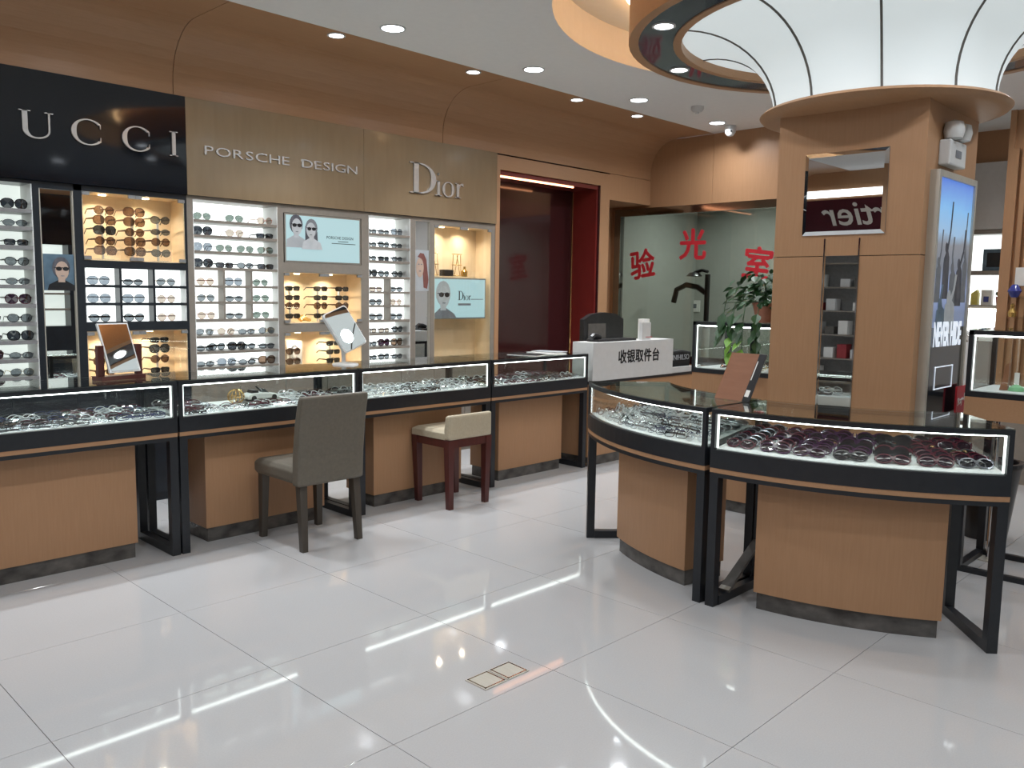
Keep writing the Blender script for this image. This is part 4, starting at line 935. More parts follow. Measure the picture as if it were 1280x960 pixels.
# ------------------------------------------------------------------ curved island counters
IC = (5.24, 2.035); RO, RI, HI = 1.73, 1.24, 0.965
RISE = 0.055
def deck_z(r): return 0.778+RISE*min(1.0, max(0.0, (RO-0.02-r)/(RO-0.02-RI-0.10)))
def pol(r, a, z=0): return (IC[0]+r*math.cos(math.radians(a)), IC[1]+r*math.sin(math.radians(a)), z)
def curved_counter(label, a0, a1, b0, b1):
    t = thing('curved_counter', label, 'counter', pol(RO, (a0+a1)/2), 'curved island counters')
    A = lambda r0, r1, x0, x1, z0, z1, n=18: MB().arc(r0, r1, x0, x1, z0, z1, n, IC)
    A(1.30, 1.605, b0, b1, 0.085, 0.655).build('base_cabinet', 'wood', t)
    A(1.31, 1.59, b0+0.4, b1-0.4, 0, 0.085).build('plinth', 'stone', t)
    w_ = math.degrees(0.045/RO)
    for x in (a0, a1-w_):
        m = A(RO-0.052, RO-0.005, x, x+w_, 0, 0.65, 1); m.arc(RI+0.005, RI+0.05, x, x+w_*1.35, 0, 0.65, 1, IC); m.arc(RI+0.05, RO-0.052, x, x+w_*1.1, 0, 0.045, 1, IC); m.build('leg_frame', 'black_metal', t)
    A(RI, RO-0.004, a0, a1, 0.640, 0.661).build('under_frame', 'black_metal', t)
    A(RI, RO-0.002, a0, a1, 0.661, 0.684).build('wood_trim', 'wood_flat', t)
    A(RI, RO, a0, a1, 0.684, 0.772).build('tray', 'black_metal', t)
    vs = []; fs = []
    for i in range(19):
        aa = a0+0.6+(a1-a0-1.2)*i/18; vs += [pol(RI+0.02, aa, 0.773), pol(RO-0.02, aa, 0.773), pol(RO-0.02, aa, 0.777), pol(RI+0.10, aa, 0.777+RISE), pol(RI+0.02, aa, 0.777+RISE)]
    for i in range(18): fs += [(5*i+k, 5*i+(k+1) % 5, 5*i+5+(k+1) % 5, 5*i+5+k) for k in range(5)]
    fs += [(4, 3, 2, 1, 0), (90, 91, 92, 93, 94)]
    MB().add(vs, fs).build('sloped_deck', 'deck_white', t)
    pw = math.degrees(0.022/RO)
    for x in (a0, a1-pw):
        A(RO-0.022, RO, x, x+pw, 0.772, HI, 1).build('post', 'black_metal', t); A(RI, RI+0.022, x, x+pw*1.35, 0.772, HI, 1).build('post', 'black_metal', t)
        A(RI+0.022, RO-0.022, x, x+pw, HI-0.022, HI, 1).build('side_rail', 'black_metal', t)
        A(RI+0.022, RO-0.022, x+pw*0.3, x+pw*0.5, 0.772, HI-0.022, 1).build('side_glass', 'glass', t)
    A(RO-0.022, RO, a0+pw, a1-pw, HI-0.022, HI).build('top_rail', 'black_metal', t)
    A(RI, RI+0.022, a0+pw, a1-pw, HI-0.022, HI).build('top_rail', 'black_metal', t)
    A(RO-0.009, RO-0.004, a0+pw, a1-pw, 0.772, HI-0.022).build('front_glass', 'glass', t)
    A(RI+0.004, RI+0.009, a0+pw, a1-pw, 0.772, HI-0.022).build('back_glass', 'glass', t)
    A(RI, RO, a0, a1, HI, HI+0.006).build('top_glass', 'glass_top', t)
    A(RO-0.032, RO-0.024, a0+pw*1.3, a1-pw*1.3, HI-0.030, HI-0.0225).build('led_strip', 'led', t)
    for x in (a0+pw*1.1, a1-pw*1.5): A(RO-0.02, RO-0.014, x, x+pw*0.4, 0.78, HI-0.024, 1).build('corner_led', 'lit_white', t)
    return t
AL = (136.0, 177.2); AR = (178.2, 220.5)
curved_counter('curved glass island counter with dense rows of spectacle frames', *AL, 146.5, 170.5)
curved_counter('curved glass island counter with columns of dark sunglasses', *AR, 184.8, 214.0)
def in_arc(AA):
    def ok(p):
        r_ = math.hypot(p.x-IC[0], p.y-IC[1]); a_ = math.degrees(math.atan2(p.y-IC[1], p.x-IC[0])) % 360
        return RI+0.012 < r_ < RO-0.012 and AA[0]+0.95 < a_ < AA[1]-0.95
    return ok
ground_i = lambda x, y: deck_z(math.hypot(x-IC[0], y-IC[1]))-0.001
def lay(name, key, rr, a, tl_, yw, label, group, AA):
    def cands():
        for j in range(50):
            f = 1-j/50; aa = a+random.uniform(-0.5, 0.5)*f; q = pol(rr+random.uniform(-0.006, 0.006)*f, aa); yield q[0], q[1], (random.uniform(*tl_), 0, math.radians(aa-270)+random.uniform(-yw, yw)*f)
        for j in range(60):
            aa = a+random.uniform(-1.0, 1.0); q = pol(rr+random.uniform(-0.02, 0.02), aa); yield q[0], q[1], (random.uniform(-0.9, -0.5), 0, math.radians(aa-270)+random.uniform(-0.05, 0.05))
    settle(name, key, cands(), ground_i, label, group, in_arc(AA))
for r in range(8):
    rr = RO-0.045-0.355*r/7; cnt = 8 if r < 3 else 7 if r < 6 else 6
    for q in range(cnt):
        e_ = math.degrees(0.098/rr); a = AL[0]+e_+(AL[1]-AL[0]-2*e_)*q/(cnt-1)
        k = random.choice(['silver wire', 'dark grey', 'black rectangular', 'clear', 'silver wire', 'blue', 'black rectangular'] if q > 1 or r > 3 else ['clear', 'burgundy', 'silver wire'])
        lay('eyeglasses', 'e '+k, rr, a, (-0.85, -0.5), 0.2, '%s eyeglasses lying in the curved counter of dense frames' % k, 'eyeglasses in the curved counter', AL)
for j in range(11):      # a few more lie loose where the rows leave room
    k = ['silver wire', 'clear', 'dark grey'][j % 3]
    def cands():
        for _ in range(400):
            q = pol(random.uniform(RI+0.06, RO-0.05), random.uniform(AL[0]+3.2, AL[1]-3.2)); yield q[0], q[1], (random.uniform(-1.4, -0.4), 0, random.uniform(-3.1, 3.1))
    settle('eyeglasses', 'e '+k, cands(), ground_i, '%s eyeglasses lying in the curved counter of dense frames' % k, 'eyeglasses in the curved counter', in_arc(AL))
cols = ['dark grey', 'burgundy', 'purple wraparound', 'purple wraparound', 'glossy black', 'burgundy', 'burgundy']
for r in range(8):
    cn = 7 if r < 6 else 6
    for q in range(cn):
        rr = RO-0.06-0.042*r; e_ = math.degrees(0.098/rr); a = AR[0]+e_+(AR[1]-AR[0]-2*e_)*q/(cn-1)
        k = cols[q] if r % 3 else cols[(q+1) % 7]
        lay('sunglasses', 'c '+k, rr, a, (-0.70, -0.58), 0.0, '%s sunglasses in an overlapping column inside the curved counter' % k, 'columns of sunglasses in the curved counter', AR)

# ------------------------------------------------------------------ things on and under the island
bd = thing('easel_board', 'brown slanted display board with black edge standing on the curved counter', 'display board', (3.86, 2.16, HI+0.006), rz=0.0)
P0, P1 = Vector(at(893, 497, 2, HI+0.006)), Vector(at(926, 501, 2, HI+0.006)); P2 = Vector(at(936, 503, 2, HI+0.006))
d = (P1-P0); up = Vector((0.10, -0.035, 0.235)); th = Vector((P2-P1))
def slab(a, b, c, off):
    v = [a, a+b, a+b+c, a+c]; return [tuple(p) for p in v]+[tuple(p+off) for p in v]
F6 = [(0, 3, 2, 1), (4, 5, 6, 7), (0, 1, 5, 4), (1, 2, 6, 5), (2, 3, 7, 6), (3, 0, 4, 7)]
MB().add(slab(P0, d*0.97, up, th*0.2), F6).build('board', 'brown_board', bd)
MB().add(slab(P0+d*0.97, th*1.0+d*0.03, up, Vector((0.03, 0.012, 0))), F6).build('black_edge', 'black_metal', bd)
e0 = P0+d*0.97+(th+d*0.03)*0.25-Vector((0.002, 0.001, 0))
MB().add(slab(e0+up*0.10, th*0.5, up*0.14, Vector((0.0005, 0, 0))), F6).build('white_mark', 'letter_white', bd)
MB().add(slab(e0+up*0.45, th*0.12, up*0.4, Vector((0.0005, 0, 0))), F6).build('white_script', 'letter_white', bd)
pk = thing('leaning_board', 'grey board leaning between the two curved counters', 'board', pol(1.60, 179.3, 0.045))
# the board stands on the floor bar of the leg frame and leans against its rear leg
sec_ = [(1.600, 0.0447), (1.2897, 0.234), (1.2981, 0.2476), (1.6084, 0.0583)]
def wedge(S, aa, ab): return MB().add([pol(r_, aa, z_) for r_, z_ in S]+[pol(r_, ab, z_) for r_, z_ in S], F6)
wedge(sec_, 178.3, 180.3).build('board', 'grey_board', pk)
wedge([(1.6084, 0.0583), (1.5874, 0.0711), (1.5884, 0.0727), (1.6094, 0.0599)], 178.3, 180.3).build('edge_strip', 'steel', pk)
bn = thing('waste_bin', 'black tapered waste bin on the floor behind the island', 'bin', (5.88, 1.50, 0))
MB().lathe([(0.0, 0.0), (0.13, 0.0), (0.18, 0.46), (0.19, 0.46), (0.19, 0.49), (0.165, 0.49), (0.12, 0.02), (0.0, 0.02)], 22, (5.88, 1.50)).build('body', 'black_plastic', bn, smooth=True)
MB().arc(0.17, 0.195, 0, 360, 0.47, 0.492, 22, (5.88, 1.50)).build('rim', 'black_metal', bn)
cp = thing('chrome_post', 'thin chrome post with small foot under the tall glass case', 'post', (5.34, 1.33, 0))
MB().cyl(5.34, 1.33, 0.008, 0.856, 0.012).build('shaft', 'chrome', cp, smooth=True); box(5.29, 5.39, 1.29, 1.37, 0, 0.008).build('foot', 'steel', cp)

# ------------------------------------------------------------------ tall glass cases behind the island
def tall_case(label, x0, x1, y0, y1, zb, zt, legs, splits=()):
    t = thing('tall_glass_case', label, 'display case', (x0, (y0+y1)/2, 0)); e = 0.024
    box(x0, x1, y0, y1, zb-0.03, zb).build('tray', 'black_metal', t); box(x0+0.02, x1-0.02, y0+0.02, y1-0.02, zb, zb+0.005).build('deck', 'deck_white', t)
    ys = [y0]+list(splits)+[y1-e]
    for y in ys:
        for x in (x0, x1-e): box(x, x+e, y, y+e, zb, zt).build('post', 'black_metal', t)
    for x in (x0, x1-e): box(x, x+e, y0, y1, zt-e, zt).build('top_rail', 'black_metal', t)
    for y in (y0, y1-e): box(x0+e, x1-e, y, y+e, zt-e, zt).build('top_rail', 'black_metal', t)
    for x in (x0+0.006, x1-0.011): box(x, x+0.005, y0+e, y1-e, zb, zt-e).build('glass_pane', 'glass', t)
    for y in (y0+0.006, y1-0.011): box(x0+e, x1-e, y, y+0.005, zb, zt-e).build('glass_pane', 'glass', t)
    box(x0, x1, y0, y1, zt, zt+0.006).build('top_glass', 'glass_top', t)
    box(x0+0.026, x0+0.034, y0+e, y1-e, zt-0.033, zt-e-0.0005).build('led_strip', 'led', t)
    for y in (y1-e-0.008,): box(x0+0.014, x0+0.02, y, y+0.006, zb+0.006, zt-e-0.001).build('corner_led', 'lit_white', t)
    if legs:
        box(x0, x1, y0, y1, zb-0.15, zb-0.03).build('wood_apron', 'wood_flat', t)
        for y in (y0, y1-0.04):
            m = MB()
            for x in (x0, x1-0.04): m.box(x, x+0.04, y, y+0.04, 0, zb-0.15)
            m.box(x0+0.04, x1-0.04, y, y+0.04, 0.0, 0.03); m.build('leg_frame', 'black_metal', t)
        for x in (x0, x1-0.04): box(x, x+0.03, y0+0.04, y1-0.04, 0, 0.03).build('floor_bar', 'black_metal', t)
    else:
        box(x0+0.004, x1-0.004, y0+0.004, y1-0.004, 0.08, zb-0.03).build('base_cabinet', 'wood', t); box(x0+0.02, x1-0.02, y0+0.02, y1-0.02, 0, 0.08).build('plinth', 'stone', t)
    return t
tall_case('tall glass case on a black leg frame beside the lightbox poster', 5.0, 5.47, 0.12, 1.42, 1.005, 1.335, True)
tall_case('tall glass case on a wood base with a plant on top', 5.2, 5.67, 2.56, 3.275, 0.985, 1.315, False, (2.80,))
def loose(n_, x0_, x1_, y0_, y1_, zd, kinds, where, group, ok):
    for i in range(n_):
        k = kinds[i % len(kinds)]
        cs = lambda: ((random.uniform(x0_, x1_), random.uniform(y0_, y1_), (random.uniform(-1.2, -0.5), 0, -PI/2+random.uniform(-0.5, 0.5))) for _ in range(400))
        settle('eyeglasses', 'e '+k, cs(), lambda a_, b_: zd, '%s eyeglasses %s' % (k, where), group, ok)
loose(6, 5.07, 5.30, 0.45, 1.07, 1.010, ['clear', 'silver wire'], 'inside the tall case on black legs', 'eyeglasses in the tall case on legs', lambda p: 5.03 < p.x < 5.44 and 0.2 < p.y < 1.16)
loose(8, 5.25, 5.55, 2.60, 3.15, 0.990, ['gold wire', 'clear', 'brown'], 'inside the tall case under the plant', 'eyeglasses in the tall case under the plant', lambda p: 5.235 < p.x < 5.64 and 2.60 < p.y < 3.235)
t = thing('price_holder', 'small wooden card holder with green foot inside the tall case', 'card holder', (5.15, 1.27, 1.011))
MB().lathe([(0.04, 1.011), (0.035, 1.03), (0.012, 1.045), (0.0, 1.047)], 14, (5.15, 1.21)).build('foot', 'green_plastic', t, smooth=True)
MB().prism([(1.25, 1.011), (1.29, 1.011), (1.265, 1.15), (1.25, 1.16)], 5.14, 5.17, 'yz').build('wood_piece', 'brown_board', t)
box(5.145, 5.15, 1.198, 1.222, 1.04, 1.11).build('card', 'paper', t)
# plant
pl = thing('potted_pothos', 'leafy green pothos plant trailing from a pot on the tall glass case', 'plant', (5.42, 2.84, 1.322))
MB().lathe([(0.0, 1.322), (0.06, 1.322), (0.085, 1.44), (0.09, 1.44), (0.09, 1.455), (0.075, 1.455), (0.07, 1.43), (0.0, 1.43)], 18, (5.42, 2.84)).build('pot', 'terracotta', pl, smooth=True)
leafs = []
for nm, mt in (('leaf', 'leaf'), ('leaf', 'leaf_bright')):
    vs = [(0, 0, 0), (0.030, 0.035, 0.004), (0.032, 0.06, 0.002), (0, 0.105, -0.014), (-0.032, 0.06, 0.002), (-0.030, 0.035, 0.004), (0, 0.05, -0.006)]
    leafs.append(MB().add(vs, [(0, 1, 6), (1, 2, 6), (2, 3, 6), (3, 4, 6), (4, 5, 6), (5, 0, 6)]).mesh(nm, mt))
rl = random.Random(3)
for i in range(210):
    a = rl.uniform(0, 2*PI); ph = rl.uniform(-0.5, 1.45); r = rl.uniform(0.08, 0.25)
    p = Vector((r*math.cos(ph)*math.cos(a)*1.0, r*math.cos(ph)*math.sin(a)*1.15, 0.17+r*math.sin(ph)*0.8))
    o = link('leaf', leafs[0], pl, p, (rl.uniform(-0.9, 0.3), rl.uniform(-0.4, 0.4), a-PI/2+rl.uniform(-0.6, 0.6))); o.scale = (0.75,)*3
for k, (dx, dy) in enumerate(((-0.262, 0.10), (-0.265, 0.02), (-0.262, -0.08), (-0.268, 0.17))):
    L = (0.20, 0.24, 0.16, 0.1)[k]
    MB().tube([(dx*0.3, dy*0.5, 0.14), (dx*0.9, dy, 0.13), (dx, dy, 0.02), (dx, dy*1.05, -L)], 0.003, 4).build('stem', 'leaf', pl, local=True)
    for j in range(6): link('leaf', leafs[1 if (k in (0, 1) and j > 2) else 0], pl, (dx, dy, 0.06-(L+0.06)*j/5), (rl.uniform(-1.2, -0.6), 0, rl.uniform(0.9, 2.2)))

# ------------------------------------------------------------------ cash desk
cd = thing('cash_desk', 'wood cash desk with raised white front panel and black lettering', 'desk', (6.4, 4.55, 0))
box(5.63, 7.45, YF, 5.15, 0.085, 0.72).build('base', 'wood', cd); box(5.64, 7.44, YF+0.012, 5.13, 0, 0.085).build('plinth', 'stone', cd)
box(5.62, 7.46, YF-0.008, 5.18, 0.72, 0.745).build('desk_top', 'black_metal', cd)
box(5.66, 6.88, YF-0.01, YF+0.22, 0.745, 1.078).build('white_upstand', 'white_paint', cd)
box(6.88, 7.42, YF+0.01, YF+0.03, 0.745, 0.80).build('white_edge', 'white_paint', cd)
x = 6.012
for ch in '收银取件台':
    me = bold(text_mesh(ch, 0.128, 0.001, 'ink_black'), 0.0022); o = link('character', me, cd); o.location = Vector((x, YF-0.011, 0.895))-base_of(cd); o.rotation_euler = R_WALL; x += 0.129
t = thing('desk_telephone', 'black telephone lying on the white desk upstand', 'telephone', (5.95, 4.66, 1.078))
box(5.80, 6.36, 4.60, 4.74, 1.078, 1.10).build('body', 'black_plastic', t, bevel=0.006); MB().tube([(5.78, 4.67, 1.11), (5.81, 4.67, 1.13), (5.86, 4.67, 1.125), (5.9, 4.67, 1.11)], 0.026, 8).build('handset', 'black_plastic', t, smooth=True)
t = thing('leaflet_box', 'cream leaflet box standing upright on the white desk upstand', 'box', (6.55, 4.66, 1.078))
box(6.50, 6.60, 4.63, 4.69, 1.078, 1.27).build('back_card', 'paper', t); box(6.44, 6.58, 4.60, 4.63, 1.078, 1.24).build('front_card', 'white_paint', t); box(6.50, 6.60, 4.598, 4.60, 1.10, 1.106).build('red_line', 'red_print', t)
mo = thing('monitor', 'black computer monitor with arched top behind the cash desk upstand', 'monitor', (6.35, 4.95, 0.745))
m = MB(); m.prism([(6.02, 0.95), (6.62, 0.95), (6.62, 1.26), (6.50, 1.31), (6.32, 1.325), (6.14, 1.31), (6.02, 1.26)], 4.95, 5.0, 'xz'); m.build('shell', 'black_plastic', mo)
box(6.08, 6.34, 4.945, 4.95, 1.06, 1.22).build('rear_panel', 'grey_board', mo); MB().cyl(6.32, 4.98, 0.757, 0.95, 0.03).build('stand_neck', 'black_plastic', mo); box(6.18, 6.46, 4.88, 5.08, 0.745, 0.757).build('stand_foot', 'black_plastic', mo)
bk = thing('merchandise_bag', 'dark bag with white lettering on the cash desk end', 'bag', (7.1, 4.72, 0.745))
m = MB(); m.prism([(6.93, 0.746), (7.36, 0.746), (7.40, 0.93), (7.22, 0.955), (6.95, 0.94)], 4.66, 4.80, 'xz'); m.build('body', 'ink_black', bk, bevel=0.02)
me = text_mesh('GNNIHILSO', 0.075, 0.001, 'poster_grey'); o = link('lettering', me, bk); o.location = Vector((6.95, 4.658, 0.855))-base_of(bk); o.rotation_euler = R_WALL
# ------------------------------------------------------------------ optometry unit in the test room
ou = thing('optometry_unit', 'eye test unit with lamp arm on a pole behind the grey window', 'medical unit', (9.0, 5.4, 0))
q = at(884, 360, 0, 9.0); px_, py_ = 9.0, q[1]
MB().cyl(px_, py_, 0.02, 1.1, 0.05).build('lower_pole', 'grey_plastic', ou, smooth=True); MB().cyl(px_, py_, 1.1, at(884, 343, 0, 9.0)[2], 0.032).build('upper_pole', 'black_plastic', ou, smooth=True)
l = at(868, 343, 0, 9.0); MB().tube([(9, py_, l[2]+0.03), (9, py_+0.08, l[2]+0.05), (9, l[1], l[2]+0.02)], 0.02, 6).build('lamp_arm', 'black_plastic', ou, smooth=True)
MB().lathe([(0.0, l[2]+0.03), (0.06, l[2]+0.02), (0.10, l[2]-0.02), (0.09, l[2]-0.025), (0.0, l[2]-0.01)], 18, (9, l[1])).build('lamp_head', 'black_plastic', ou, smooth=True)
a = [at(842, 378, 0, 9.0), at(846, 362, 0, 9.0), at(858, 356, 0, 9.0), at(872, 359, 0, 9.0), at(882, 366, 0, 9.0)]
MB().tube([tuple(v) for v in a], 0.035, 8).build('phoropter_arm', 'black_plastic', ou, smooth=True)
box(8.8, 9.3, py_-0.15, py_+0.35, 0, 0.04).build('foot_plate', 'grey_plastic', ou)
a = at(848, 375, 0, 10.18); b = at(874, 390, 0, 10.18)
ch = thing('eye_chart', 'pale chart sheet on the test room wall', 'chart', (10.18, a[1], b[2])); box(10.185, 10.2, b[1], a[1], b[2], a[2]).build('sheet', 'paper', ch); box(10.183, 10.186, b[1]+0.05, a[1]-0.05, b[2]+0.05, a[2]-0.05).build('print', 'ink_grey', ch)
# ------------------------------------------------------------------ chair and stool
def loft(sections):
    m = MB(); n = len(sections[0]); vs = [p for s in sections for p in s]; fs = []
    for i in range(len(sections)-1):
        for j in range(n): fs.append((i*n+j, i*n+(j+1) % n, (i+1)*n+(j+1) % n, (i+1)*n+j))
    fs += [tuple(range(n-1, -1, -1)), tuple(range((len(sections)-1)*n, len(sections)*n))]
    return m.add(vs, fs)
def leg(p0, p1, a, b):
    R = lambda p, s: [(p[0]-s, p[1]-s, p[2]), (p[0]+s, p[1]-s, p[2]), (p[0]+s, p[1]+s, p[2]), (p[0]-s, p[1]+s, p[2])]
    return loft([R(p0, a), R(p1, b)])
chr_ = thing('dining_chair', 'grey-brown leather chair with tall straight back drawn up to the counter', 'chair', (2.74, 4.36, 0))
x0, x1, y0, y1 = 2.505, 2.955, 4.10, 4.60
sec = []
for z, y, d in ((0.385, 4.125, 0.055), (0.55, 4.118, 0.058), (0.75, 4.095, 0.052), (0.88, 4.07, 0.042), (0.905, 4.066, 0.034)):
    sec.append([(x0, y-0.012, z), (x0+0.06, y-0.018, z), (x1-0.06, y-0.018, z), (x1, y-0.012, z), (x1, y+d, z), (x0, y+d, z)])
loft(sec).build('backrest', 'leather_taupe', chr_, bevel=0.014, smooth=False)
sec = []
for z, g_ in ((0.395, 0.012), (0.415, 0.0), (0.465, 0.0), (0.488, 0.02), (0.494, 0.06)):
    sec.append([(x0+g_, y0+0.07, z), (x1-g_, y0+0.07, z), (x1-g_, y1-g_, z), (x0+g_, y1-g_, z)])
loft(sec).build('seat', 'leather_taupe', chr_, bevel=0.012)
for px_, py_, dx, dy in ((2.552, 4.134, 0, 0.02), (2.937, 4.144, -0.015, 0.02), (2.543, 4.575, 0.0, -0.02), (2.932, 4.575, -0.015, -0.02)):
    leg((px_, py_, 0), (px_+dx, py_+dy, 0.40), 0.018, 0.024).build('leg', 'leg_grey_wood', chr_)
st = thing('low_back_stool', 'cream leather low-back stool with dark red wooden legs at the counter', 'stool', (3.97, 4.46, 0))
x0, x1, y0, y1 = 3.765, 4.17, 4.26, 4.66
sec = [[(x0, 4.255, z), (x1, 4.255, z), (x1, 4.255+d, z), (x0, 4.255+d, z)] for z, d in ((0.485, 0.06), (0.56, 0.06), (0.64, 0.048), (0.658, 0.035))]
loft(sec).build('backrest', 'leather_cream', st, bevel=0.014)
sec = [[(x0+g_, 4.30, z), (x1-g_, 4.30, z), (x1-g_, y1-g_, z), (x0+g_, y1-g_, z)] for z, g_ in ((0.485, 0.0), (0.53, 0.0), (0.548, 0.03), (0.552, 0.08))]
loft(sec).build('seat', 'leather_cream', st, bevel=0.012)
for a in ((x0+0.01, x1-0.01, 4.262, 4.285), (x0+0.01, x1-0.01, 4.635, 4.658), (x0+0.01, x0+0.033, 4.285, 4.635), (x1-0.033, x1-0.01, 4.285, 4.635)):
    box(*a, 0.43, 0.487).build('apron', 'red_wood', st)
for px_, py_, tx, ty in ((3.796, 4.281, 3.79, 4.285), (4.131, 4.278, 4.145, 4.285), (3.809, 4.633, 3.79, 4.63), (4.17, 4.64, 4.145, 4.63)):
    leg((px_, py_, 0), (tx, ty, 0.485), 0.019, 0.027).build('leg', 'red_wood', st)

# ------------------------------------------------------------------ table mirrors and magazines on the counters
ZT = HT+0.006
tm = thing('table_mirror', 'rectangular table mirror on a dark red wooden stand', 'mirror', (1.82, 4.80, ZT), rz=0.0)
W_, H_ = 0.185, 0.285
tl = Matrix.Rotation(-0.39, 4, 'X')
def tilted(vs, piv): return [tuple((tl @ (Vector(v)-Vector(piv)))+Vector(piv)) for v in vs]
m = box(-W_/2, W_/2, 0, 0.012, 0.035, 0.035+H_); m.v = tilted(m.v, (0, 0, 0.15)); m.build('frame', 'white_paint', tm, local=True)
m = box(-W_/2+0.008, W_/2-0.008, -0.002, 0.0, 0.043, 0.027+H_); m.v = tilted(m.v, (0, 0, 0.15)); m.build('mirror_glass', 'mirror', tm, local=True)
for s in (-1, 1): box(s*0.115-0.018, s*0.115+0.018, 0.0, 0.022, 0.022, 0.19).build('upright', 'red_wood', tm, local=True)
box(-0.133, 0.133, -0.03, 0.06, 0.0, 0.022).build('base', 'red_wood', tm, local=True)
tm.rotation_euler = (0, 0, 0.222)
tm = thing('glare_mirror', 'white tilted table mirror with bright glare on a slim stand', 'mirror', (3.33, 4.84, ZT))
tl = Matrix.Rotation(-0.42, 4, 'X') @ Matrix.Rotation(-0.36, 4, 'Y')
def rrect(w_, h, r, n=5):
    P = []
    for cx, cz, a in ((w_-r, h-r, 0), (-w_+r, h-r, 90), (-w_+r, -h+r, 180), (w_-r, -h+r, 270)):
        for i in range(n+1):
            t_ = math.radians(a+90*i/n); P.append((cx+r*math.cos(t_), cz+r*math.sin(t_)))
    return P
for nm, mt, w_, h, a, b in (('frame', 'white_paint', 0.108, 0.150, 0.0, 0.022), ('mirror_glass', 'mirror', 0.101, 0.143, -0.003, 0.0)):
    m = MB().prism(rrect(w_, h, 0.022), a, b, 'xz'); m.v = [tuple((tl @ Vector(v))+Vector((0, 0, 0.245))) for v in m.v]; m.build(nm, mt, tm, local=True)
m = MB().ell(-0.02, -0.05, 0.045, 0.05, -0.006, -0.0035, 'xz', 18); m.v = [tuple((tl @ Vector(v))+Vector((0, 0, 0.245))) for v in m.v]; m.build('lamp', 'mirror_glare', tm, local=True)  # glowing oval laid on the glass as painted glare of a reflected lamp
MB().tube([(0, 0.02, 0.008), (0, 0.025, 0.10), (0, 0.02, 0.2)], 0.014, 8).build('stem', 'grey_plastic', tm, local=True, smooth=True)
MB().lathe([(0.0, 0.0), (0.09, 0.0), (0.085, 0.01), (0.02, 0.018), (0.0, 0.018)], 20).build('foot', 'grey_plastic', tm, local=True, smooth=True)
for i, (x, y, a, w_, d_, zz, mt) in enumerate(((5.05, 4.74, 0.25, 0.21, 0.28, 0, 'black_plastic'), (5.30, 4.76, -0.1, 0.21, 0.28, 0, 'paper'), (5.36, 4.78, 0.3, 0.19, 0.26, 0.009, 'poster_grey'))):
    t = thing('magazine', ['black covered magazine lying on the end counter', 'white magazine lying flat under another on the end counter', 'grey magazine lying on top of a white one'][i], 'magazine', (x, y, ZT+zz), rz=a)
    m = loft([[(-w_/2, s*d_/2, h), (w_/2, s*d_/2, h*0.6), (w_/2, s*d_/2, h*0.6+0.001), (-w_/2, s*d_/2, h+0.001)] for s, h in ((-1, 0.007), (1, 0.007))]); m.build('cover', mt, t, local=True)
    box(-w_/2+0.002, w_/2-0.004, -d_/2+0.002, d_/2-0.002, 0, 0.0042).build('pages', 'paper', t, local=True)

# ------------------------------------------------------------------ floor socket plates
for x in (2.127, 2.251):
    t = thing('floor_socket', 'square metal floor socket cover, the one %s the curved island' % ('farther from' if x < 2.2 else 'nearer to'), 'floor socket', (x+0.058, 2.245, 0), 'pair of floor socket covers')
    box(x, x+0.118, 2.187, 2.303, 0.0, 0.004).build('plate', 'steel', t, bevel=0.0015)
    m = MB(); e = 0.006
    m.box(x+e, x+0.118-e, 2.187+e, 2.187+2*e, 0.004, 0.0052).box(x+e, x+0.118-e, 2.303-2*e, 2.303-e, 0.004, 0.0052).box(x+e, x+2*e, 2.193, 2.297, 0.004, 0.0052).box(x+0.118-2*e, x+0.118-e, 2.193, 2.297, 0.004, 0.0052)
    m.build('rim', 'chrome', t)

# ------------------------------------------------------------------ far right: back shelves, slatted screen
wf = structure('wall_far')
box(X1R, X1R+0.1, Y0R, YE, 0, ZC).build('wall_panel', 'plaster', wf)
box(X1R-0.25, X1R, 0.5, YE-0.05, 2.92, ZC).build('wood_header', 'wood_flat', wf)
fc = thing('back_shelf', 'white lit back shelf with pale board above, seen past the column', 'shelf', (X1R-0.3, 2.3, 0))
ya, yb = 1.2, YE-0.05
box(X1R-0.3, X1R, ya, yb, 2.23, 2.92).build('pale_board', 'white_paint', fc)
box(X1R-0.06, X1R-0.01, ya, yb, 1.10, 2.23).build('lit_back', 'lit_white', fc)
for z in (2.225, 1.80, 1.44): box(X1R-0.3, X1R-0.06, ya, yb, z-0.045, z).build('shelf_board', 'taupe', fc)
box(X1R-0.3, X1R-0.02, ya, yb, 0, 1.06).build('lower_cabinet', 'taupe', fc); box(X1R-0.31, X1R-0.295, ya, yb, 1.375, 1.40).build('light_bar', 'led', fc)
box(X1R-0.3, X1R-0.06, yb-0.03, yb, 1.06, 2.23).build('end_panel', 'taupe', fc)
t = thing('dark_picture', 'dark rectangular picture on the upper lit back shelf', 'picture', (X1R-0.2, 2.55, 1.80)); box(X1R-0.2, X1R-0.17, 2.3, 2.76, 1.80, 2.03).build('panel', 'poster_blue', t); box(X1R-0.205, X1R-0.2, 2.34, 2.72, 1.84, 1.99).build('print', 'ink_black', t)
def bottle(nm, lab, cat, x, y, z, prof, mat):
    t = thing(nm, lab, cat, (x, y, z)); MB().lathe([(r, z+h) for r, h in prof], 14, (x, y)).build('body', mat, t, smooth=True); return t
t = thing('yellow_box', 'yellow carton on the lower lit back shelf', 'box', (X1R-0.2, 2.81, 1.44)); box(X1R-0.22, X1R-0.15, 2.775, 2.845, 1.44, 1.56).build('carton', 'yellow_card', t); MB().prism([(2.775, 1.56), (2.845, 1.56), (2.79, 1.60)], X1R-0.22, X1R-0.15, 'yz').build('flap', 'yellow_card', t)
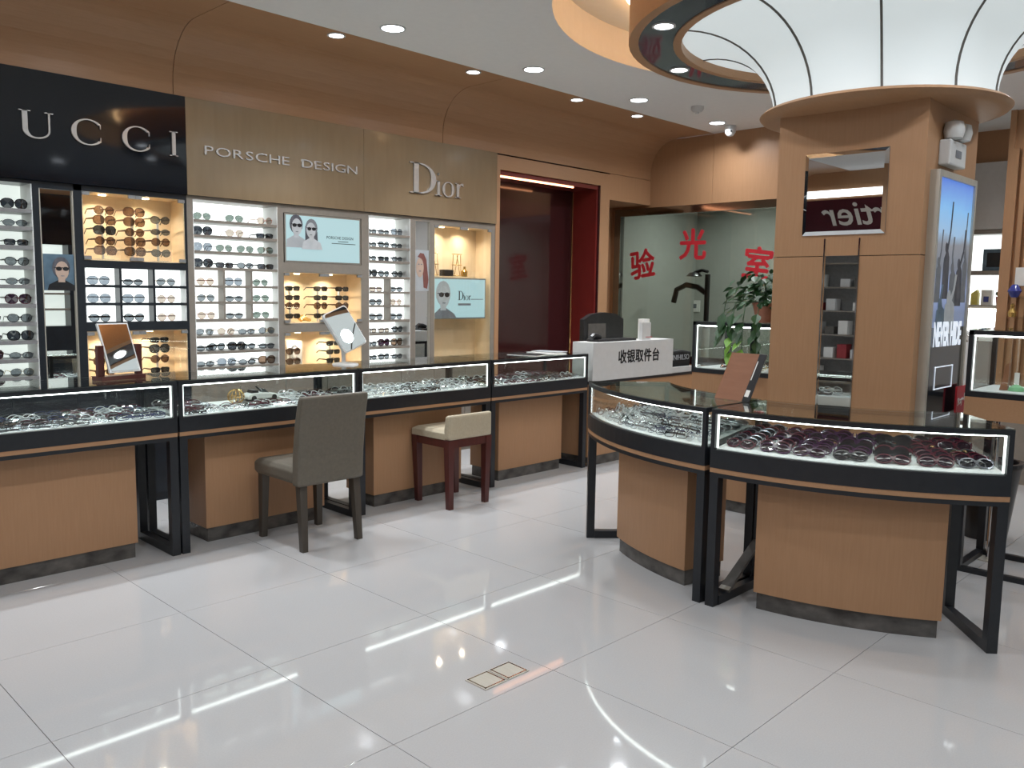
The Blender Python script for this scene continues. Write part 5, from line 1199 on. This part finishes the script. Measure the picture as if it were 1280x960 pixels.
t = thing('white_bag', 'white paper bag with blue mark on the lower lit back shelf', 'bag', (X1R-0.2, 2.71, 1.44)); box(X1R-0.22, X1R-0.14, 2.645, 2.745, 1.44, 1.60).build('bag_body', 'paper', t); box(X1R-0.222, X1R-0.219, 2.67, 2.72, 1.47, 1.53).build('blue_mark', 'blue_glaze', t)
t = thing('small_plant', 'small green plant in a red pot on the lower lit back shelf', 'plant', (X1R-0.2, 2.56, 1.44)); MB().lathe([(0.0, 1.44), (0.04, 1.44), (0.05, 1.53), (0.0, 1.53)], 12, (X1R-0.2, 2.56)).build('pot', 'carton_red', t)
for i in range(16): link('leaf', leafs[0], t, (0, 0, 0.085), (rl.uniform(0.3, 1.2), rl.uniform(-0.5, 0.5), rl.uniform(0, 6.28))).scale = (0.75,)*3
t = thing('green_plant', 'small bushy green plant at the end of the lit back shelf', 'plant', (X1R-0.2, 2.91, 1.44)); MB().lathe([(0.0, 1.44), (0.03, 1.44), (0.036, 1.49), (0.0, 1.49)], 12, (X1R-0.2, 2.91)).build('pot', 'terracotta', t)
for i in range(14): link('leaf', leafs[0], t, (0, 0, 0.048), (rl.uniform(0.6, 1.4), rl.uniform(-0.3, 0.3), rl.uniform(0, 6.28))).scale = (0.6,)*3
sl = thing('slatted_screen', 'vertical wooden slatted screen post beside the lit back shelf', 'screen', (9.0, 2.1, 0))
q0 = at(1252, 300, 0, 9.0)[1]
box(9.03, 9.1, 1.3, q0, 0, ZC).build('backing', 'wood', sl); box(9.0, 9.1, q0-0.05, q0+0.0, 0, ZC).build('corner_post', 'wood', sl)
for i in range(12): box(9.0, 9.03, q0-0.09-0.07*i, q0-0.05-0.07*i, 0, 2.9).build('slat', 'wood', sl)
box(8.99, 9.0, q0-0.30, q0-0.14, 1.63, 1.80).build('card', 'paper', sl)
for z in (1.52, 1.34): box(8.8, 9.0, 1.4, q0-0.18, z-0.008, z).build('glass_shelf', 'glass', sl)
bottle('blue_vase', 'round deep blue ornament on the small glass shelf of the slatted screen', 'ornament', 8.9, at(1269, 355, 0, 8.9)[1], 1.521, [(0.0, 0), (0.03, 0.0), (0.06, 0.06), (0.03, 0.11), (0.02, 0.12), (0.0, 0.12)], 'blue_glaze')
bottle('gold_ornament', 'small golden ornament on the lower glass shelf of the slatted screen', 'ornament', 8.9, at(1266, 380, 0, 8.9)[1], 1.341, [(0.0, 0), (0.03, 0.0), (0.04, 0.04), (0.015, 0.08), (0.02, 0.11), (0.0, 0.13)], 'gold')
t = thing('robot_arm_lamp', 'white articulated desk lamp behind the tall glass case', 'lamp', (8.0, 2.0, 1.0))
a = [at(1214, 428, 0, 8.0), at(1204, 412, 0, 8.0), at(1222, 424, 0, 8.0)]
MB().tube([tuple(v) for v in a], 0.02, 6).build('arm', 'white_paint', t); MB().cyl(a[0][0], a[0][1], a[0][2]-0.42, a[0][2], 0.05).build('base', 'white_paint', t)
t = thing('service_desk', 'low grey desk behind the tall glass case', 'desk', (8.0, 1.8, 0)); ztop = a[0][2]-0.42
box(7.7, 8.4, 0.6, 2.4, ztop-0.04, ztop).build('top', 'black_metal', t); box(7.75, 8.35, 0.65, 2.35, 0, ztop-0.04).build('body', 'taupe', t)

# ------------------------------------------------------------------ opposite side of the shop (seen in the mirrors)
os_ = thing('maroon_sign', 'long maroon sign board with white script on the opposite wall', 'sign', (X0R, 4.6, 2.1))
box(X0R, X0R+0.06, 2.9, 6.2, 2.15, 2.86).build('board', 'maroon_sign', os_)
me = text_mesh('Cartier', 0.50, 0.006, 'letter_white', shear=0.3, weight=0.004); o = link('script', me, os_)
o.location = Vector((X0R+0.066, 3.84, 2.50))-base_of(os_); o.rotation_euler = (PI/2, 0, PI/2); o.scale = (1.0, 0.95, 1)
wd = structure('window_2', (X0R, 4.6, 2.9)); box(X0R, X0R+0.02, 2.9, 6.2, 2.90, 3.0).build('clerestory_pane', 'sky_window', wd)
ov = thing('box_shelf', 'tall lit shelf of cartons on the opposite wall', 'shelf', (X0R, 5.0, 0))
box(X0R, X0R+0.02, 4.2, 6.0, 0.1, 2.12).build('back', 'grey_edge', ov)
for i in range(6): box(X0R+0.02, X0R+0.3, 4.2, 6.0, 0.3+0.33*i, 0.32+0.33*i).build('shelf_board', 'taupe', ov)
for i in range(5):
    for j in range(9):
        if (i*7+j*5) % 4 == 0: continue
        y = 4.28+0.19*j; h = rl.uniform(0.1, 0.2); z = 0.321+0.33*i
        t = tag(box(X0R+0.08, X0R+0.26, y, y+0.13, z, z+h).build('carton', ['carton_red', 'paper', 'grey_board', 'white_paint'][(i+j) % 4]), '%s carton on the lit shelf of the opposite wall' % ['red', 'cream', 'dark grey', 'white'][(i+j) % 4], 'box', 'cartons on the opposite wall')

# black sign and lit bays on the wall behind the viewer (seen in the narrow mirrors)
rb = thing('opposite_cabinet', 'long black cabinet with lit bays on the wall behind the viewer', 'cabinet', (3.0, Y0R, 0))
box(-1.5, 7.5, Y0R, Y0R+0.06, 2.15, 2.95).build('sign_panel', 'black_gloss', rb)
box(-1.5, 7.5, Y0R, Y0R+0.3, 0.0, 0.85).build('lower_cabinet', 'black_laminate', rb)
for i in range(10):
    x = -1.5+0.9*i; box(x, x+0.12, Y0R, Y0R+0.3, 0.85, 2.15).build('stile', 'black_laminate', rb)
    if i == 9: break
    box(x+0.12, x+0.9, Y0R+0.02, Y0R+0.03, 0.85, 2.15).build('lit_back', 'lit_soft', rb)
    for z in (1.1, 1.35, 1.6, 1.85): box(x+0.12, x+0.9, Y0R+0.03, Y0R+0.28, z, z+0.03).build('shelf', 'taupe', rb)
if MISSED: print('NOT SETTLED', len(MISSED), [m_[0] for m_ in MISSED])
